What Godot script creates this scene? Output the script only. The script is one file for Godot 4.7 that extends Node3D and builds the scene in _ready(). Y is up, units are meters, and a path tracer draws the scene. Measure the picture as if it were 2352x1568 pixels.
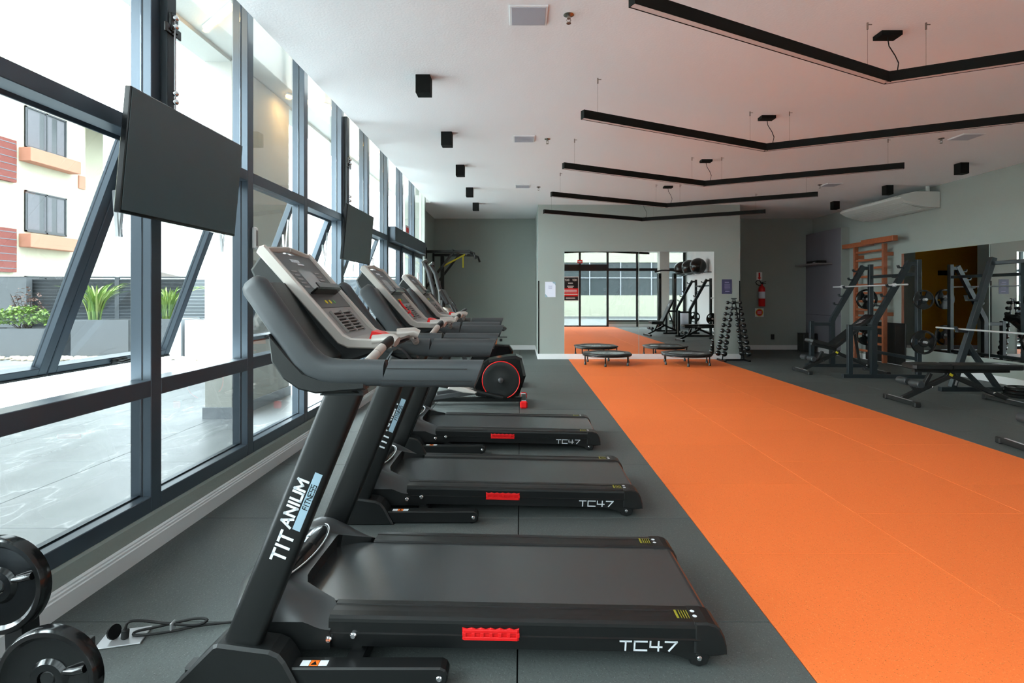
extends Node3D
# A gym seen along its window wall. World: x to the right, y up, depth runs along -z; v(x, y, d) takes depth as a positive number.

var M := {}
var taken := {}

const CEIL := 3.175
const GLASS := -1.955
const RIGHT := 7.1
const BACK := 13.1
const PILLAR := 11.1
const REAR := -0.9


class MB:
	var st := SurfaceTool.new()

	func _init() -> void:
		st.begin(Mesh.PRIMITIVE_TRIANGLES)

	func tri(a: Vector3, b: Vector3, c: Vector3, out: Vector3, grp := -1) -> void:
		if (a - c).cross(a - b).dot(out) < 0.0:
			var t := b
			b = c
			c = t
		st.set_smooth_group(grp)
		st.add_vertex(a)
		st.add_vertex(b)
		st.add_vertex(c)

	func quad(a: Vector3, b: Vector3, c: Vector3, d: Vector3, out: Vector3, grp := -1) -> void:
		tri(a, b, c, out, grp)
		tri(a, c, d, out, grp)

	# a box with chamfered edges
	func box(c: Vector3, size: Vector3, bev := 0.0, basis := Basis.IDENTITY) -> void:
		var h := size / 2.0
		bev = minf(bev, minf(h.x, minf(h.y, h.z)) * 0.9)
		for ax in 3:
			for s in [-1.0, 1.0]:
				var n := Vector3.ZERO
				n[ax] = s
				var u := (ax + 1) % 3
				var w := (ax + 2) % 3
				var q := []
				for k in [[-1, -1], [1, -1], [1, 1], [-1, 1]]:
					var p := Vector3.ZERO
					p[ax] = s * h[ax]
					p[u] = k[0] * (h[u] - bev)
					p[w] = k[1] * (h[w] - bev)
					q.append(c + basis * p)
				quad(q[0], q[1], q[2], q[3], basis * n)
		if bev <= 0.0:
			return
		for ax in 3:
			var u := (ax + 1) % 3
			var w := (ax + 2) % 3
			for k in [[-1, -1], [1, -1], [1, 1], [-1, 1]]:
				var q := []
				for e in [[-1, 0], [1, 0], [1, 1], [-1, 1]]:
					var p := Vector3.ZERO
					p[ax] = e[0] * (h[ax] - bev)
					p[u] = k[0] * (h[u] - (bev if e[1] == 0 else 0.0))
					p[w] = k[1] * (h[w] - (0.0 if e[1] == 0 else bev))
					q.append(c + basis * p)
				var n := Vector3.ZERO
				n[u] = k[0]
				n[w] = k[1]
				quad(q[0], q[1], q[2], q[3], basis * n)
		for sx in [-1, 1]:
			for sy in [-1, 1]:
				for sz in [-1, 1]:
					var s := Vector3(sx, sy, sz)
					var e := s * (h - Vector3.ONE * bev)
					tri(c + basis * (e + Vector3(sx * bev, 0, 0)), c + basis * (e + Vector3(0, sy * bev, 0)), c + basis * (e + Vector3(0, 0, sz * bev)), basis * s)

	# bar of rectangular section from a to b; w across, h in the direction of up
	func bar(a: Vector3, b: Vector3, w: float, h: float, bev := 0.003, up := Vector3.UP) -> void:
		var d := (b - a).normalized()
		var s := d.cross(up)
		if s.length() < 0.01:
			s = d.cross(Vector3.RIGHT)
		s = s.normalized()
		box((a + b) / 2.0, Vector3(a.distance_to(b), h, w), bev, Basis(d, s.cross(d), s))

	# rings of equal length joined to a skin
	func loft(rings: Array, smooth := true, caps := true, grp := 1) -> void:
		for i in rings.size() - 1:
			var r0: Array = rings[i]
			var r1: Array = rings[i + 1]
			var mid := Vector3.ZERO
			for p in r0:
				mid += p
			for p in r1:
				mid += p
			mid /= r0.size() * 2
			for j in r0.size():
				var k := (j + 1) % r0.size()
				quad(r0[j], r0[k], r1[k], r1[j], (r0[j] + r0[k] + r1[j] + r1[k]) / 4.0 - mid, grp if smooth else -1)
		if caps:
			for e in 2:
				var r: Array = rings[0] if e == 0 else rings[-1]
				var other: Array = rings[1] if e == 0 else rings[-2]
				var mid := Vector3.ZERO
				var om := Vector3.ZERO
				for p in r:
					mid += p
				for p in other:
					om += p
				mid /= r.size()
				om /= r.size()
				for j in r.size():
					tri(mid, r[j], r[(j + 1) % r.size()], mid - om)

	func tube(path: Array, r: float, n := 8, r_end := -1.0) -> void:
		var rings := []
		var up := Vector3.UP
		var t0: Vector3 = (path[1] - path[0]).normalized()
		if absf(t0.dot(up)) > 0.9:
			up = Vector3.RIGHT
		var s := t0.cross(up).normalized()
		for i in path.size():
			var t: Vector3
			if i == 0:
				t = t0
			elif i == path.size() - 1:
				t = (path[i] - path[i - 1]).normalized()
			else:
				t = ((path[i] - path[i - 1]).normalized() + (path[i + 1] - path[i]).normalized()).normalized()
			s = (s - t * s.dot(t)).normalized()
			var q := t.cross(s)
			var rr := r if r_end < 0.0 else lerpf(r, r_end, float(i) / (path.size() - 1))
			var ring := []
			for k in n:
				var a := TAU * k / n
				ring.append(path[i] + (s * cos(a) + q * sin(a)) * rr)
			rings.append(ring)
		loft(rings)

	# profile (closed, x across = side, y = along the bend's outside) swept along a path whose side direction stays fixed
	func sweep(path: Array, prof: Array, side: Vector3, smooth := true, scales := []) -> void:
		var rings := []
		for i in path.size():
			var t: Vector3
			if i == 0:
				t = (path[1] - path[0]).normalized()
			elif i == path.size() - 1:
				t = (path[i] - path[i - 1]).normalized()
			else:
				t = ((path[i] - path[i - 1]).normalized() + (path[i + 1] - path[i]).normalized()).normalized()
			var up := side.cross(t).normalized()
			var ring := []
			for p in prof:
				var k: float = scales[i] if scales else 1.0
				ring.append(path[i] + side * p.x * k + up * p.y * k)
			rings.append(ring)
		loft(rings, smooth)

	# polygon in x, y pushed along z from z0 to z1
	func prism(poly: Array, z0: float, z1: float, bev := 0.0, xf := Transform3D.IDENTITY) -> void:
		var pts := PackedVector2Array(poly)
		if Geometry2D.is_polygon_clockwise(pts):
			pts.reverse()
		var n := pts.size()
		var inner := PackedVector2Array()
		for i in n:
			var d0 := (pts[i] - pts[(i + n - 1) % n]).normalized()
			var d1 := (pts[(i + 1) % n] - pts[i]).normalized()
			var m := Vector2(-d0.y, d0.x) + Vector2(-d1.y, d1.x)
			m = m / maxf(0.35, m.length_squared() / 2.0)
			inner.append(pts[i] + m * bev)
		var lv := [[pts, z0], [pts, z1]] if bev <= 0.0 else [[inner, z0], [pts, z0 + bev], [pts, z1 - bev], [inner, z1]]
		for i in lv.size() - 1:
			for j in n:
				var k := (j + 1) % n
				var e := pts[k] - pts[j]
				var o := xf.basis * Vector3(e.y, -e.x, 0)
				var a: PackedVector2Array = lv[i][0]
				var b: PackedVector2Array = lv[i + 1][0]
				quad(xf * Vector3(a[j].x, a[j].y, lv[i][1]), xf * Vector3(a[k].x, a[k].y, lv[i][1]), xf * Vector3(b[k].x, b[k].y, lv[i + 1][1]), xf * Vector3(b[j].x, b[j].y, lv[i + 1][1]), o)
		for e in [0, lv.size() - 1]:
			var a: PackedVector2Array = lv[e][0]
			var idx := Geometry2D.triangulate_polygon(a)
			var o := xf.basis * Vector3(0, 0, -1 if e == 0 else 1)
			for j in range(0, idx.size(), 3):
				tri(xf * Vector3(a[idx[j]].x, a[idx[j]].y, lv[e][1]), xf * Vector3(a[idx[j + 1]].x, a[idx[j + 1]].y, lv[e][1]), xf * Vector3(a[idx[j + 2]].x, a[idx[j + 2]].y, lv[e][1]), o)

	# (radius, height) points turned round local y; corners sharper than 35 degrees stay sharp
	func lathe(prof: Array, xf := Transform3D.IDENTITY, n := 24) -> void:
		var g := 1
		for i in prof.size() - 1:
			var a: Vector2 = prof[i]
			var b: Vector2 = prof[i + 1]
			if i > 0:
				var p: Vector2 = prof[i - 1]
				if absf((b - a).angle_to(a - p)) > 0.6:
					g += 1
			var e := b - a
			for k in n:
				var t0 := TAU * k / n
				var t1 := TAU * (k + 1) / n
				var tm := (t0 + t1) / 2.0
				var o := xf.basis * Vector3(e.y * cos(tm), -e.x, e.y * sin(tm))
				var q := [Vector3(a.x * cos(t0), a.y, a.x * sin(t0)), Vector3(a.x * cos(t1), a.y, a.x * sin(t1)), Vector3(b.x * cos(t1), b.y, b.x * sin(t1)), Vector3(b.x * cos(t0), b.y, b.x * sin(t0))]
				if a.x > 1e-5:
					tri(xf * q[0], xf * q[1], xf * q[2], o, g)
				if b.x > 1e-5:
					tri(xf * q[0], xf * q[2], xf * q[3], o, g)

	func cyl(a: Vector3, b: Vector3, r: float, n := 12, bev := 0.0) -> void:
		var y := (b - a).normalized()
		var x := y.cross(Vector3.UP if absf(y.y) < 0.9 else Vector3.RIGHT).normalized()
		var h := a.distance_to(b)
		var p := [Vector2(0, 0), Vector2(r, 0), Vector2(r, h), Vector2(0, h)] if bev <= 0.0 else [Vector2(0, 0), Vector2(r - bev, 0), Vector2(r, bev), Vector2(r, h - bev), Vector2(r - bev, h), Vector2(0, h)]
		lathe(p, Transform3D(Basis(x, y, x.cross(y)), a), n)

	func ball(c: Vector3, r: Vector3, n := 16) -> void:
		var p := []
		for i in n / 2 + 1:
			var a := -PI / 2 + PI * i / (n / 2)
			p.append(Vector2(cos(a), sin(a)))
		lathe(p, Transform3D(Basis.from_scale(r), c), n)

	func done() -> ArrayMesh:
		st.generate_normals()
		st.index()
		return st.commit()


# ---------------------------------------------------------------- naming and placing

func v(x: float, y: float, d: float) -> Vector3:
	return Vector3(x, y, -d)


func numbered(called: String) -> String:
	taken[called] = taken.get(called, -1) + 1
	return called if taken[called] == 0 else "%s_%03d" % [called, taken[called]]


func tag(o: Node3D, label: String, category: String, group := "") -> Node3D:
	o.set_meta("label", label)
	o.set_meta("category", category)
	if group:
		o.set_meta("group", group)
	return o


func thing(called: String, label: String, category: String, at := Vector3.ZERO, turn := 0.0, group := "") -> Node3D:
	var o := Node3D.new()
	o.name = numbered(called)
	add_child(o)
	o.position = at
	o.rotation.y = turn
	return tag(o, label, category, group)


func room(called: String) -> Node3D:
	var o := Node3D.new()
	o.name = called
	add_child(o)
	o.set_meta("kind", "structure")
	return o


func part(parent: Node, called: String, mesh: Variant, m: Material, at := Vector3.ZERO, label := "") -> MeshInstance3D:
	var o := MeshInstance3D.new()
	o.name = called
	o.mesh = mesh.done() if mesh is MB else mesh
	o.material_override = m
	parent.add_child(o, true)
	o.position = at
	if label:
		o.set_meta("label", label)
	return o


func group_part(parent: Node, called: String, at := Vector3.ZERO) -> Node3D:
	var o := Node3D.new()
	o.name = called
	parent.add_child(o, true)
	o.position = at
	return o


func copy(o: Node3D, label := "", called := "") -> Node3D:
	var c: Node3D = o.duplicate()
	c.name = numbered(called if called else String(o.name).rstrip("0123456789").trim_suffix("_"))
	add_child(c)
	if label:
		c.set_meta("label", label)
	return c


func slab(parent: Node, called: String, lo: Vector3, hi: Vector3, m: Material, bev := 0.0) -> MeshInstance3D:
	# lo, hi as (x, y, depth)
	var b := MB.new()
	var c := (lo + hi) / 2.0
	b.box(Vector3.ZERO, (hi - lo).abs(), bev)
	return part(parent, called, b, m, v(c.x, c.y, c.z))


func rr(w: float, h: float, r: float, n := 3) -> Array:
	var out := []
	for c in [[1, 1, 0.0], [-1, 1, PI / 2], [-1, -1, PI], [1, -1, PI * 1.5]]:
		for i in n + 1:
			var a: float = c[2] + PI / 2 * i / n
			out.append(Vector2(c[0] * (w / 2 - r) + cos(a) * r, c[1] * (h / 2 - r) + sin(a) * r))
	return out


const GLYPH := {
	"T": [0.8, [[0, 1, 1, 1], [0.5, 1, 0.5, 0]]], "I": [0.16, [[0.5, 0, 0.5, 1]]], "A": [0.85, [[0, 0, 0.5, 1], [0.5, 1, 1, 0], [0.25, 0.36, 0.78, 0.36]]],
	"N": [0.8, [[0, 0, 0, 1], [0, 1, 1, 0], [1, 0, 1, 1]]], "U": [0.75, [[0, 1, 0, 0], [0, 0, 1, 0], [1, 0, 1, 1]]], "M": [0.95, [[0, 0, 0, 1], [0, 1, 0.5, 0.35], [0.5, 0.35, 1, 1], [1, 1, 1, 0]]],
	"F": [0.65, [[0, 0, 0, 1], [0, 1, 1, 1], [0, 0.52, 0.85, 0.52]]], "E": [0.65, [[0, 0, 0, 1], [0, 1, 1, 1], [0, 0.5, 0.85, 0.5], [0, 0, 1, 0]]],
	"S": [0.7, [[1, 1, 0, 1], [0, 1, 0, 0.52], [0, 0.52, 1, 0.52], [1, 0.52, 1, 0], [1, 0, 0, 0]]], "C": [0.9, [[1, 1, 0, 1], [0, 1, 0, 0], [0, 0, 1, 0]]],
	"4": [0.85, [[0, 1, 0, 0.4], [0, 0.4, 1, 0.4], [0.72, 1, 0.72, 0]]], "7": [0.85, [[0, 1, 1, 1], [1, 1, 0.35, 0]]], "D": [0.75, [[0, 0, 0, 1], [0, 1, 0.7, 1], [0.7, 1, 1, 0.7], [1, 0.7, 1, 0.3], [1, 0.3, 0.7, 0], [0.7, 0, 0, 0]]],
	"Y": [0.8, [[0, 1, 0.5, 0.5], [1, 1, 0.5, 0.5], [0.5, 0.5, 0.5, 0]]], "O": [0.8, [[0, 0, 0, 1], [0, 1, 1, 1], [1, 1, 1, 0], [1, 0, 0, 0]]], "V": [0.85, [[0, 1, 0.5, 0], [0.5, 0, 1, 1]]], " ": [0.3, []],
}


# raised lettering drawn with strokes; returns the length
func strokes(b: MB, text: String, o: Vector3, right: Vector3, up: Vector3, h: float, wide := 1.0, th := 0.14, gap := 0.3) -> float:
	var x := 0.0
	var n := right.cross(up).normalized()
	for ch in text:
		var g: Array = GLYPH[ch]
		var w: float = g[0] * h * wide
		for s in g[1]:
			var a = o + right * (x + s[0] * w) + up * (s[1] * h)
			var e = o + right * (x + s[2] * w) + up * (s[3] * h)
			var d = (e - a).normalized()
			b.box((a + e) / 2.0, Vector3(a.distance_to(e) + th * h, th * h, 0.0016), 0.0, Basis(d, n.cross(d), n))
		x += w + gap * h
	return x


# ---------------------------------------------------------------- materials

func plain(c: Color, rough := 0.6, metal := 0.0, spec := 0.5) -> StandardMaterial3D:
	var m := StandardMaterial3D.new()
	m.albedo_color = c
	m.roughness = rough
	m.metallic = metal
	m.metallic_specular = spec
	return m


func noise_tex(freq: float, size: int, as_normal := false, ramp: Array = [], kind := FastNoiseLite.TYPE_SIMPLEX, oct := 4, sd := 1) -> NoiseTexture2D:
	var t := NoiseTexture2D.new()
	var f := FastNoiseLite.new()
	f.noise_type = kind
	f.frequency = freq
	f.fractal_octaves = oct
	f.seed = sd
	t.noise = f
	t.width = size
	t.height = size
	t.seamless = true
	t.as_normal_map = as_normal
	if ramp:
		var g := Gradient.new()
		g.offsets = PackedFloat32Array(ramp[0])
		g.colors = PackedColorArray(ramp[1])
		t.color_ramp = g
	return t


# rubber granules: small random flecks over an even ground
func flecks(ground: Color, light: Color, dark: Color, n_light: int, n_dark: int, sd: int, wobble := 0.04) -> ImageTexture:
	var rng := RandomNumberGenerator.new()
	rng.seed = sd
	var s := 512
	var im := Image.create(s, s, false, Image.FORMAT_RGB8)
	for y in s:
		for x in s:
			var k := 1.0 + rng.randf_range(-wobble, wobble)
			im.set_pixel(x, y, Color(ground.r * k, ground.g * k, ground.b * k))
	for i in n_light + n_dark:
		var c := light if i < n_light else dark
		var k := rng.randf_range(0.3, 1.0)
		var w := rng.randi_range(1, 3)
		var h := rng.randi_range(1, 2)
		var x0 := rng.randi_range(0, s - 4)
		var y0 := rng.randi_range(0, s - 4)
		for dx in w:
			for dy in h:
				im.set_pixel(x0 + dx, y0 + dy, ground.lerp(c, k))
	return ImageTexture.create_from_image(im)


func world_mapped(m: StandardMaterial3D, scale: float) -> StandardMaterial3D:
	m.uv1_triplanar = true
	m.uv1_world_triplanar = true
	m.uv1_scale = Vector3.ONE * scale
	return m


func make_materials() -> void:
	# rubber tiles
	for i in 3:
		var m := world_mapped(plain(Color(1, 1, 1), 0.62, 0.0, 0.6), 1.7)
		var k: float = [1.0, 0.97, 1.04][i]
		m.albedo_texture = flecks(Color(0.295 * k, 0.317 * k, 0.311 * k), Color(0.47, 0.49, 0.48), Color(0.2, 0.21, 0.21), 3600, 4200, 11 + i)
		m.heightmap_enabled = true
		m.heightmap_texture = M.get("grain", noise_tex(0.11, 256))
		M.grain = m.heightmap_texture
		m.heightmap_scale = 0.07
		M["dark%d" % i] = m
		var o := world_mapped(plain(Color(1, 1, 1), 0.72, 0.0, 0.4), 1.7)
		var q: float = [1.0, 0.985, 1.0][i]
		o.albedo_texture = flecks(Color(0.96 * q, 0.468 * q, 0.215 * q), Color(0.98, 0.64, 0.38), Color(0.68, 0.33, 0.12), 2600, 1700, 21 + i, 0.03)
		o.heightmap_enabled = true
		o.heightmap_texture = M.grain
		o.heightmap_scale = 0.05
		M["orange%d" % i] = o
	M.joint = plain(Color(0.07, 0.07, 0.07), 0.9)
	# plaster
	var bump := noise_tex(0.06, 256, false, [], FastNoiseLite.TYPE_SIMPLEX, 4, 5)
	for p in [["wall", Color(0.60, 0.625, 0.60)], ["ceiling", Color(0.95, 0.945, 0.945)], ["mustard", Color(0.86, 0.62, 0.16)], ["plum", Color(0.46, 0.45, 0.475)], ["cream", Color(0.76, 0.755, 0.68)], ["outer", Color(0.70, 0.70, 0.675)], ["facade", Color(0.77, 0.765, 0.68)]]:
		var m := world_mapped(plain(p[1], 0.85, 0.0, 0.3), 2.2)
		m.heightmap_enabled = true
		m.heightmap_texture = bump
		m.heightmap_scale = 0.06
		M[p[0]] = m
	M.skirting = plain(Color(0.88, 0.88, 0.88), 0.35)
	M.mirror = plain(Color(0.93, 0.945, 0.94), 0.012, 1.0)
	M.mirror_edge = plain(Color(0.75, 0.8, 0.78), 0.2, 0.3)
	# aluminium of the window wall, anodised anthracite
	M.frame = plain(Color(0.31, 0.35, 0.39), 0.32, 0.45)
	M.gasket = plain(Color(0.06, 0.06, 0.065), 0.6)
	for p in [["glass", 0.20], ["dimmed_sash", 0.50], ["grey", 0.58], ["dimmed_rear", 0.57], ["clear", 0.015], ["middle", 0.26]]:  # pane darkness set per place to hold down outdoor brightness, not one glazing type
		var m := plain(Color(0.02, 0.03, 0.028, p[1]), 0.0)
		m.transparency = BaseMaterial3D.TRANSPARENCY_ALPHA
		M[p[0]] = m
	# treadmill plastics and metals
	M.black = plain(Color(0.06, 0.068, 0.07), 0.4)
	M.black.heightmap_enabled = true
	world_mapped(M.black, 14.0)
	M.black.heightmap_texture = bump
	M.black.heightmap_scale = 0.012
	M.gloss = plain(Color(0.05, 0.052, 0.055), 0.16)
	M.steel_black = plain(Color(0.045, 0.052, 0.055), 0.38)
	M.soft = world_mapped(plain(Color(0.195, 0.21, 0.22), 0.5), 20.0)
	M.soft.heightmap_enabled = true
	M.soft.heightmap_texture = M.grain
	M.soft.heightmap_scale = 0.02
	M.hood = plain(Color(0.235, 0.24, 0.245), 0.36, 0.2, 0.6)
	M.post = plain(Color(0.19, 0.215, 0.235), 0.4, 0.3)
	M.belt = plain(Color(0.195, 0.205, 0.21), 0.27, 0.0, 0.8)
	M.trim = plain(Color(0.74, 0.71, 0.685), 0.32, 0.35)
	M.panel = plain(Color(0.22, 0.22, 0.225), 0.35)
	M.panel_light = plain(Color(0.53, 0.51, 0.50), 0.42, 0.1)
	M.screen = plain(Color(0.56, 0.56, 0.56), 0.12)
	M.chrome = plain(Color(0.9, 0.9, 0.91), 0.12, 1.0)
	M.satin = plain(Color(0.78, 0.78, 0.79), 0.35, 0.6)
	M.bar_steel = plain(Color(0.86, 0.87, 0.88), 0.35, 0.4)
	M.red = plain(Color(0.86, 0.07, 0.08), 0.38)
	M.white = plain(Color(0.9, 0.9, 0.9), 0.4)
	M.print = plain(Color(0.86, 0.88, 0.9), 0.35)
	M.print_blue = plain(Color(0.56, 0.66, 0.72), 0.4)
	M.yellow = plain(Color(0.86, 0.79, 0.16), 0.5)
	M.olive = plain(Color(0.56, 0.53, 0.12), 0.5)
	M.orange_print = plain(Color(0.95, 0.45, 0.1), 0.5)
	M.green = plain(Color(0.3, 0.6, 0.3), 0.4)
	M.tv = plain(Color(0.29, 0.35, 0.365), 0.34)
	M.lamp_black = plain(Color(0.085, 0.09, 0.085), 0.75, 0.0, 0.25)
	M.diffuser = plain(Color(0.86, 0.83, 0.82), 0.4)
	M.vent = plain(Color(0.74, 0.75, 0.79), 0.4, 0.2)
	M.brass = plain(Color(0.6, 0.58, 0.55), 0.25, 0.9)
	M.rack = plain(Color(0.15, 0.18, 0.195), 0.4, 0.2)
	M.pad = plain(Color(0.115, 0.12, 0.12), 0.42)
	M.iron = plain(Color(0.085, 0.09, 0.09), 0.2)
	M.ac = plain(Color(0.80, 0.81, 0.79), 0.4)
	M.paper = plain(Color(0.87, 0.88, 0.93), 0.6)
	M.purple = plain(Color(0.24, 0.23, 0.36), 0.5)
	M.purple_light = plain(Color(0.6, 0.58, 0.72), 0.5)
	M.poster_dark = plain(Color(0.08, 0.09, 0.12), 0.5)
	# wood, clear varnished
	var wood := plain(Color(1, 1, 1), 0.45)
	wood.albedo_texture = noise_tex(0.02, 512, false, [[0.0, 0.45, 0.6, 1.0], [Color(0.53, 0.28, 0.17), Color(0.65, 0.37, 0.24), Color(0.60, 0.33, 0.21), Color(0.74, 0.47, 0.33)]], FastNoiseLite.TYPE_SIMPLEX, 4, 9)
	wood.uv1_triplanar = true
	wood.uv1_scale = Vector3(9, 0.7, 9)
	M.wood = wood
	# outside
	for i in 3:
		var m := world_mapped(plain(Color(1, 1, 1), 0.35), 0.33)
		var ramp := [[0.0, 0.5, 0.56, 0.585, 0.6, 0.66, 1.0], [Color(0.49, 0.505, 0.515), Color(0.545, 0.56, 0.57), Color(0.56, 0.575, 0.585), Color(0.76, 0.77, 0.775), Color(0.56, 0.575, 0.585), Color(0.53, 0.545, 0.555), Color(0.60, 0.61, 0.615)]]
		m.albedo_texture = noise_tex(0.006, 512, false, ramp, FastNoiseLite.TYPE_SIMPLEX, 5, 30 + i)
		m.uv1_scale = Vector3(0.5, 0.5, 0.22)
		m.uv1_offset = Vector3(0.13 * i, 0, 0.31 * i)
		M["marble%d" % i] = m
	M.marble_dark = world_mapped(plain(Color(0.50, 0.52, 0.54), 0.35), 1.0)
	M.slat = plain(Color(0.27, 0.285, 0.30), 0.5)
	M.planter = plain(Color(0.36, 0.375, 0.39), 0.6)
	M.soil = plain(Color(0.2, 0.15, 0.1), 0.95)
	M.pebble = plain(Color(0.80, 0.74, 0.66), 0.6)
	for p in [["leaf0", Color(0.34, 0.47, 0.20)], ["leaf1", Color(0.45, 0.56, 0.25)], ["leaf2", Color(0.60, 0.66, 0.38)], ["leaf3", Color(0.42, 0.30, 0.26)]]:
		var m := plain(p[1], 0.5)
		m.backlight_enabled = true
		m.backlight = p[1] * 0.5
		m.cull_mode = BaseMaterial3D.CULL_DISABLED
		M[p[0]] = m
	M.pink = plain(Color(0.74, 0.52, 0.43), 0.8)
	M.brick = plain(Color(0.50, 0.27, 0.24), 0.8)
	M.pane_far = plain(Color(0.30, 0.32, 0.33), 0.3)
	M.curtain = plain(Color(0.44, 0.44, 0.46), 0.8)
	M.pane_rear = plain(Color(0.27, 0.30, 0.31), 0.3)
	M.roof = plain(Color(0.50, 0.47, 0.45), 0.8)
	M.hill = plain(Color(0.56, 0.60, 0.58), 0.95)
	M.street = plain(Color(0.55, 0.55, 0.54), 0.9)
	var tube := plain(Color(1.0, 0.9, 0.7), 0.4)
	tube.emission_enabled = true
	tube.emission = Color(1.0, 0.78, 0.42)
	tube.emission_energy_multiplier = 0.5
	M.tube = tube


# ---------------------------------------------------------------- scene

func _ready() -> void:
	# camera: level, lens shifted down so that the uprights stay upright; 2352 x 1568, focal length 1240 pixels
	var f := 1240.0
	var cam := Camera3D.new()
	cam.name = "camera"
	cam.projection = Camera3D.PROJECTION_FRUSTUM
	cam.near = 0.05
	cam.far = 900.0
	cam.size = cam.near * 1568.0 / f
	cam.frustum_offset = Vector2(-19.0 / f, -103.0 / f) * cam.near
	cam.position = Vector3(0, 1.285, 0)
	add_child(cam)
	cam.current = true
	# overcast sky, brighter towards the zenith; no sun
	var sky_m := ProceduralSkyMaterial.new()
	sky_m.sky_top_color = Color(0.905, 0.985, 1.0)
	sky_m.sky_horizon_color = Color(0.68, 0.73, 0.745)
	sky_m.sky_curve = 0.6
	sky_m.ground_bottom_color = Color(0.5, 0.5, 0.5)
	sky_m.ground_horizon_color = Color(0.62, 0.62, 0.62)
	sky_m.sun_angle_max = 0.0
	var sky := Sky.new()
	sky.sky_material = sky_m
	var env := Environment.new()
	env.background_mode = Environment.BG_SKY
	env.sky = sky
	env.background_energy_multiplier = 1.0
	env.tonemap_mode = Environment.TONE_MAPPER_LINEAR
	env.tonemap_exposure = 34.0
	env.sdfgi_enabled = true
	env.ssao_enabled = true
	env.ssil_enabled = true
	var we := WorldEnvironment.new()
	we.name = "environment"
	we.environment = env
	add_child(we)

	make_materials()
	build_floor()
	build_shell()
	build_window_wall()
	build_rear_glazing()
	build_terrace()
	build_neighbours()
	build_ceiling_things()
	build_pendants()
	build_treadmills()
	build_televisions()
	build_strength_area()
	build_pillar_things()
	build_cardio()
	build_corner_things()
	build_behind_camera()
	build_small_things()


func build_floor() -> void:
	var fl := room("floor")
	slab(fl, "screed", Vector3(-2.3, -0.2, -1.2), Vector3(7.4, -0.021, 13.5), M.joint)
	var rng := RandomNumberGenerator.new()
	rng.seed = 4
	var meshes := {}
	for column in [[-2.09, -1.01, 0], [-1.01, -0.01, 0], [-0.01, 0.99, 0], [0.99, 1.99, 1], [1.99, 2.99, 2], [2.99, 3.99, 1], [3.99, 4.99, 0], [4.99, 5.99, 0], [5.99, 7.1, 0]]:
		var start: float = [2.135, 0.70, 0.20][column[2]] - 4.0
		for i in 20:
			var d0 := maxf(start + i, REAR)
			var d1 := minf(start + i + 1.0, PILLAR + 0.2 if column[2] else BACK)
			if d1 - d0 < 0.02:
				continue
			var gap := 0.005 if column[2] == 0 else 0.0026
			var size := Vector3(column[1] - column[0] - gap, 0.021, d1 - d0 - gap)
			var key := str(size.snapped(Vector3.ONE * 0.001))
			if not meshes.has(key):
				var b := MB.new()
				b.box(Vector3.ZERO, size, 0.0012)
				meshes[key] = b.done()
			part(fl, "tile", meshes[key], M["%s%d" % ["dark" if column[2] == 0 else "orange", rng.randi() % 3]], v((column[0] + column[1]) / 2, -0.0105, (d0 + d1) / 2))


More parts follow.
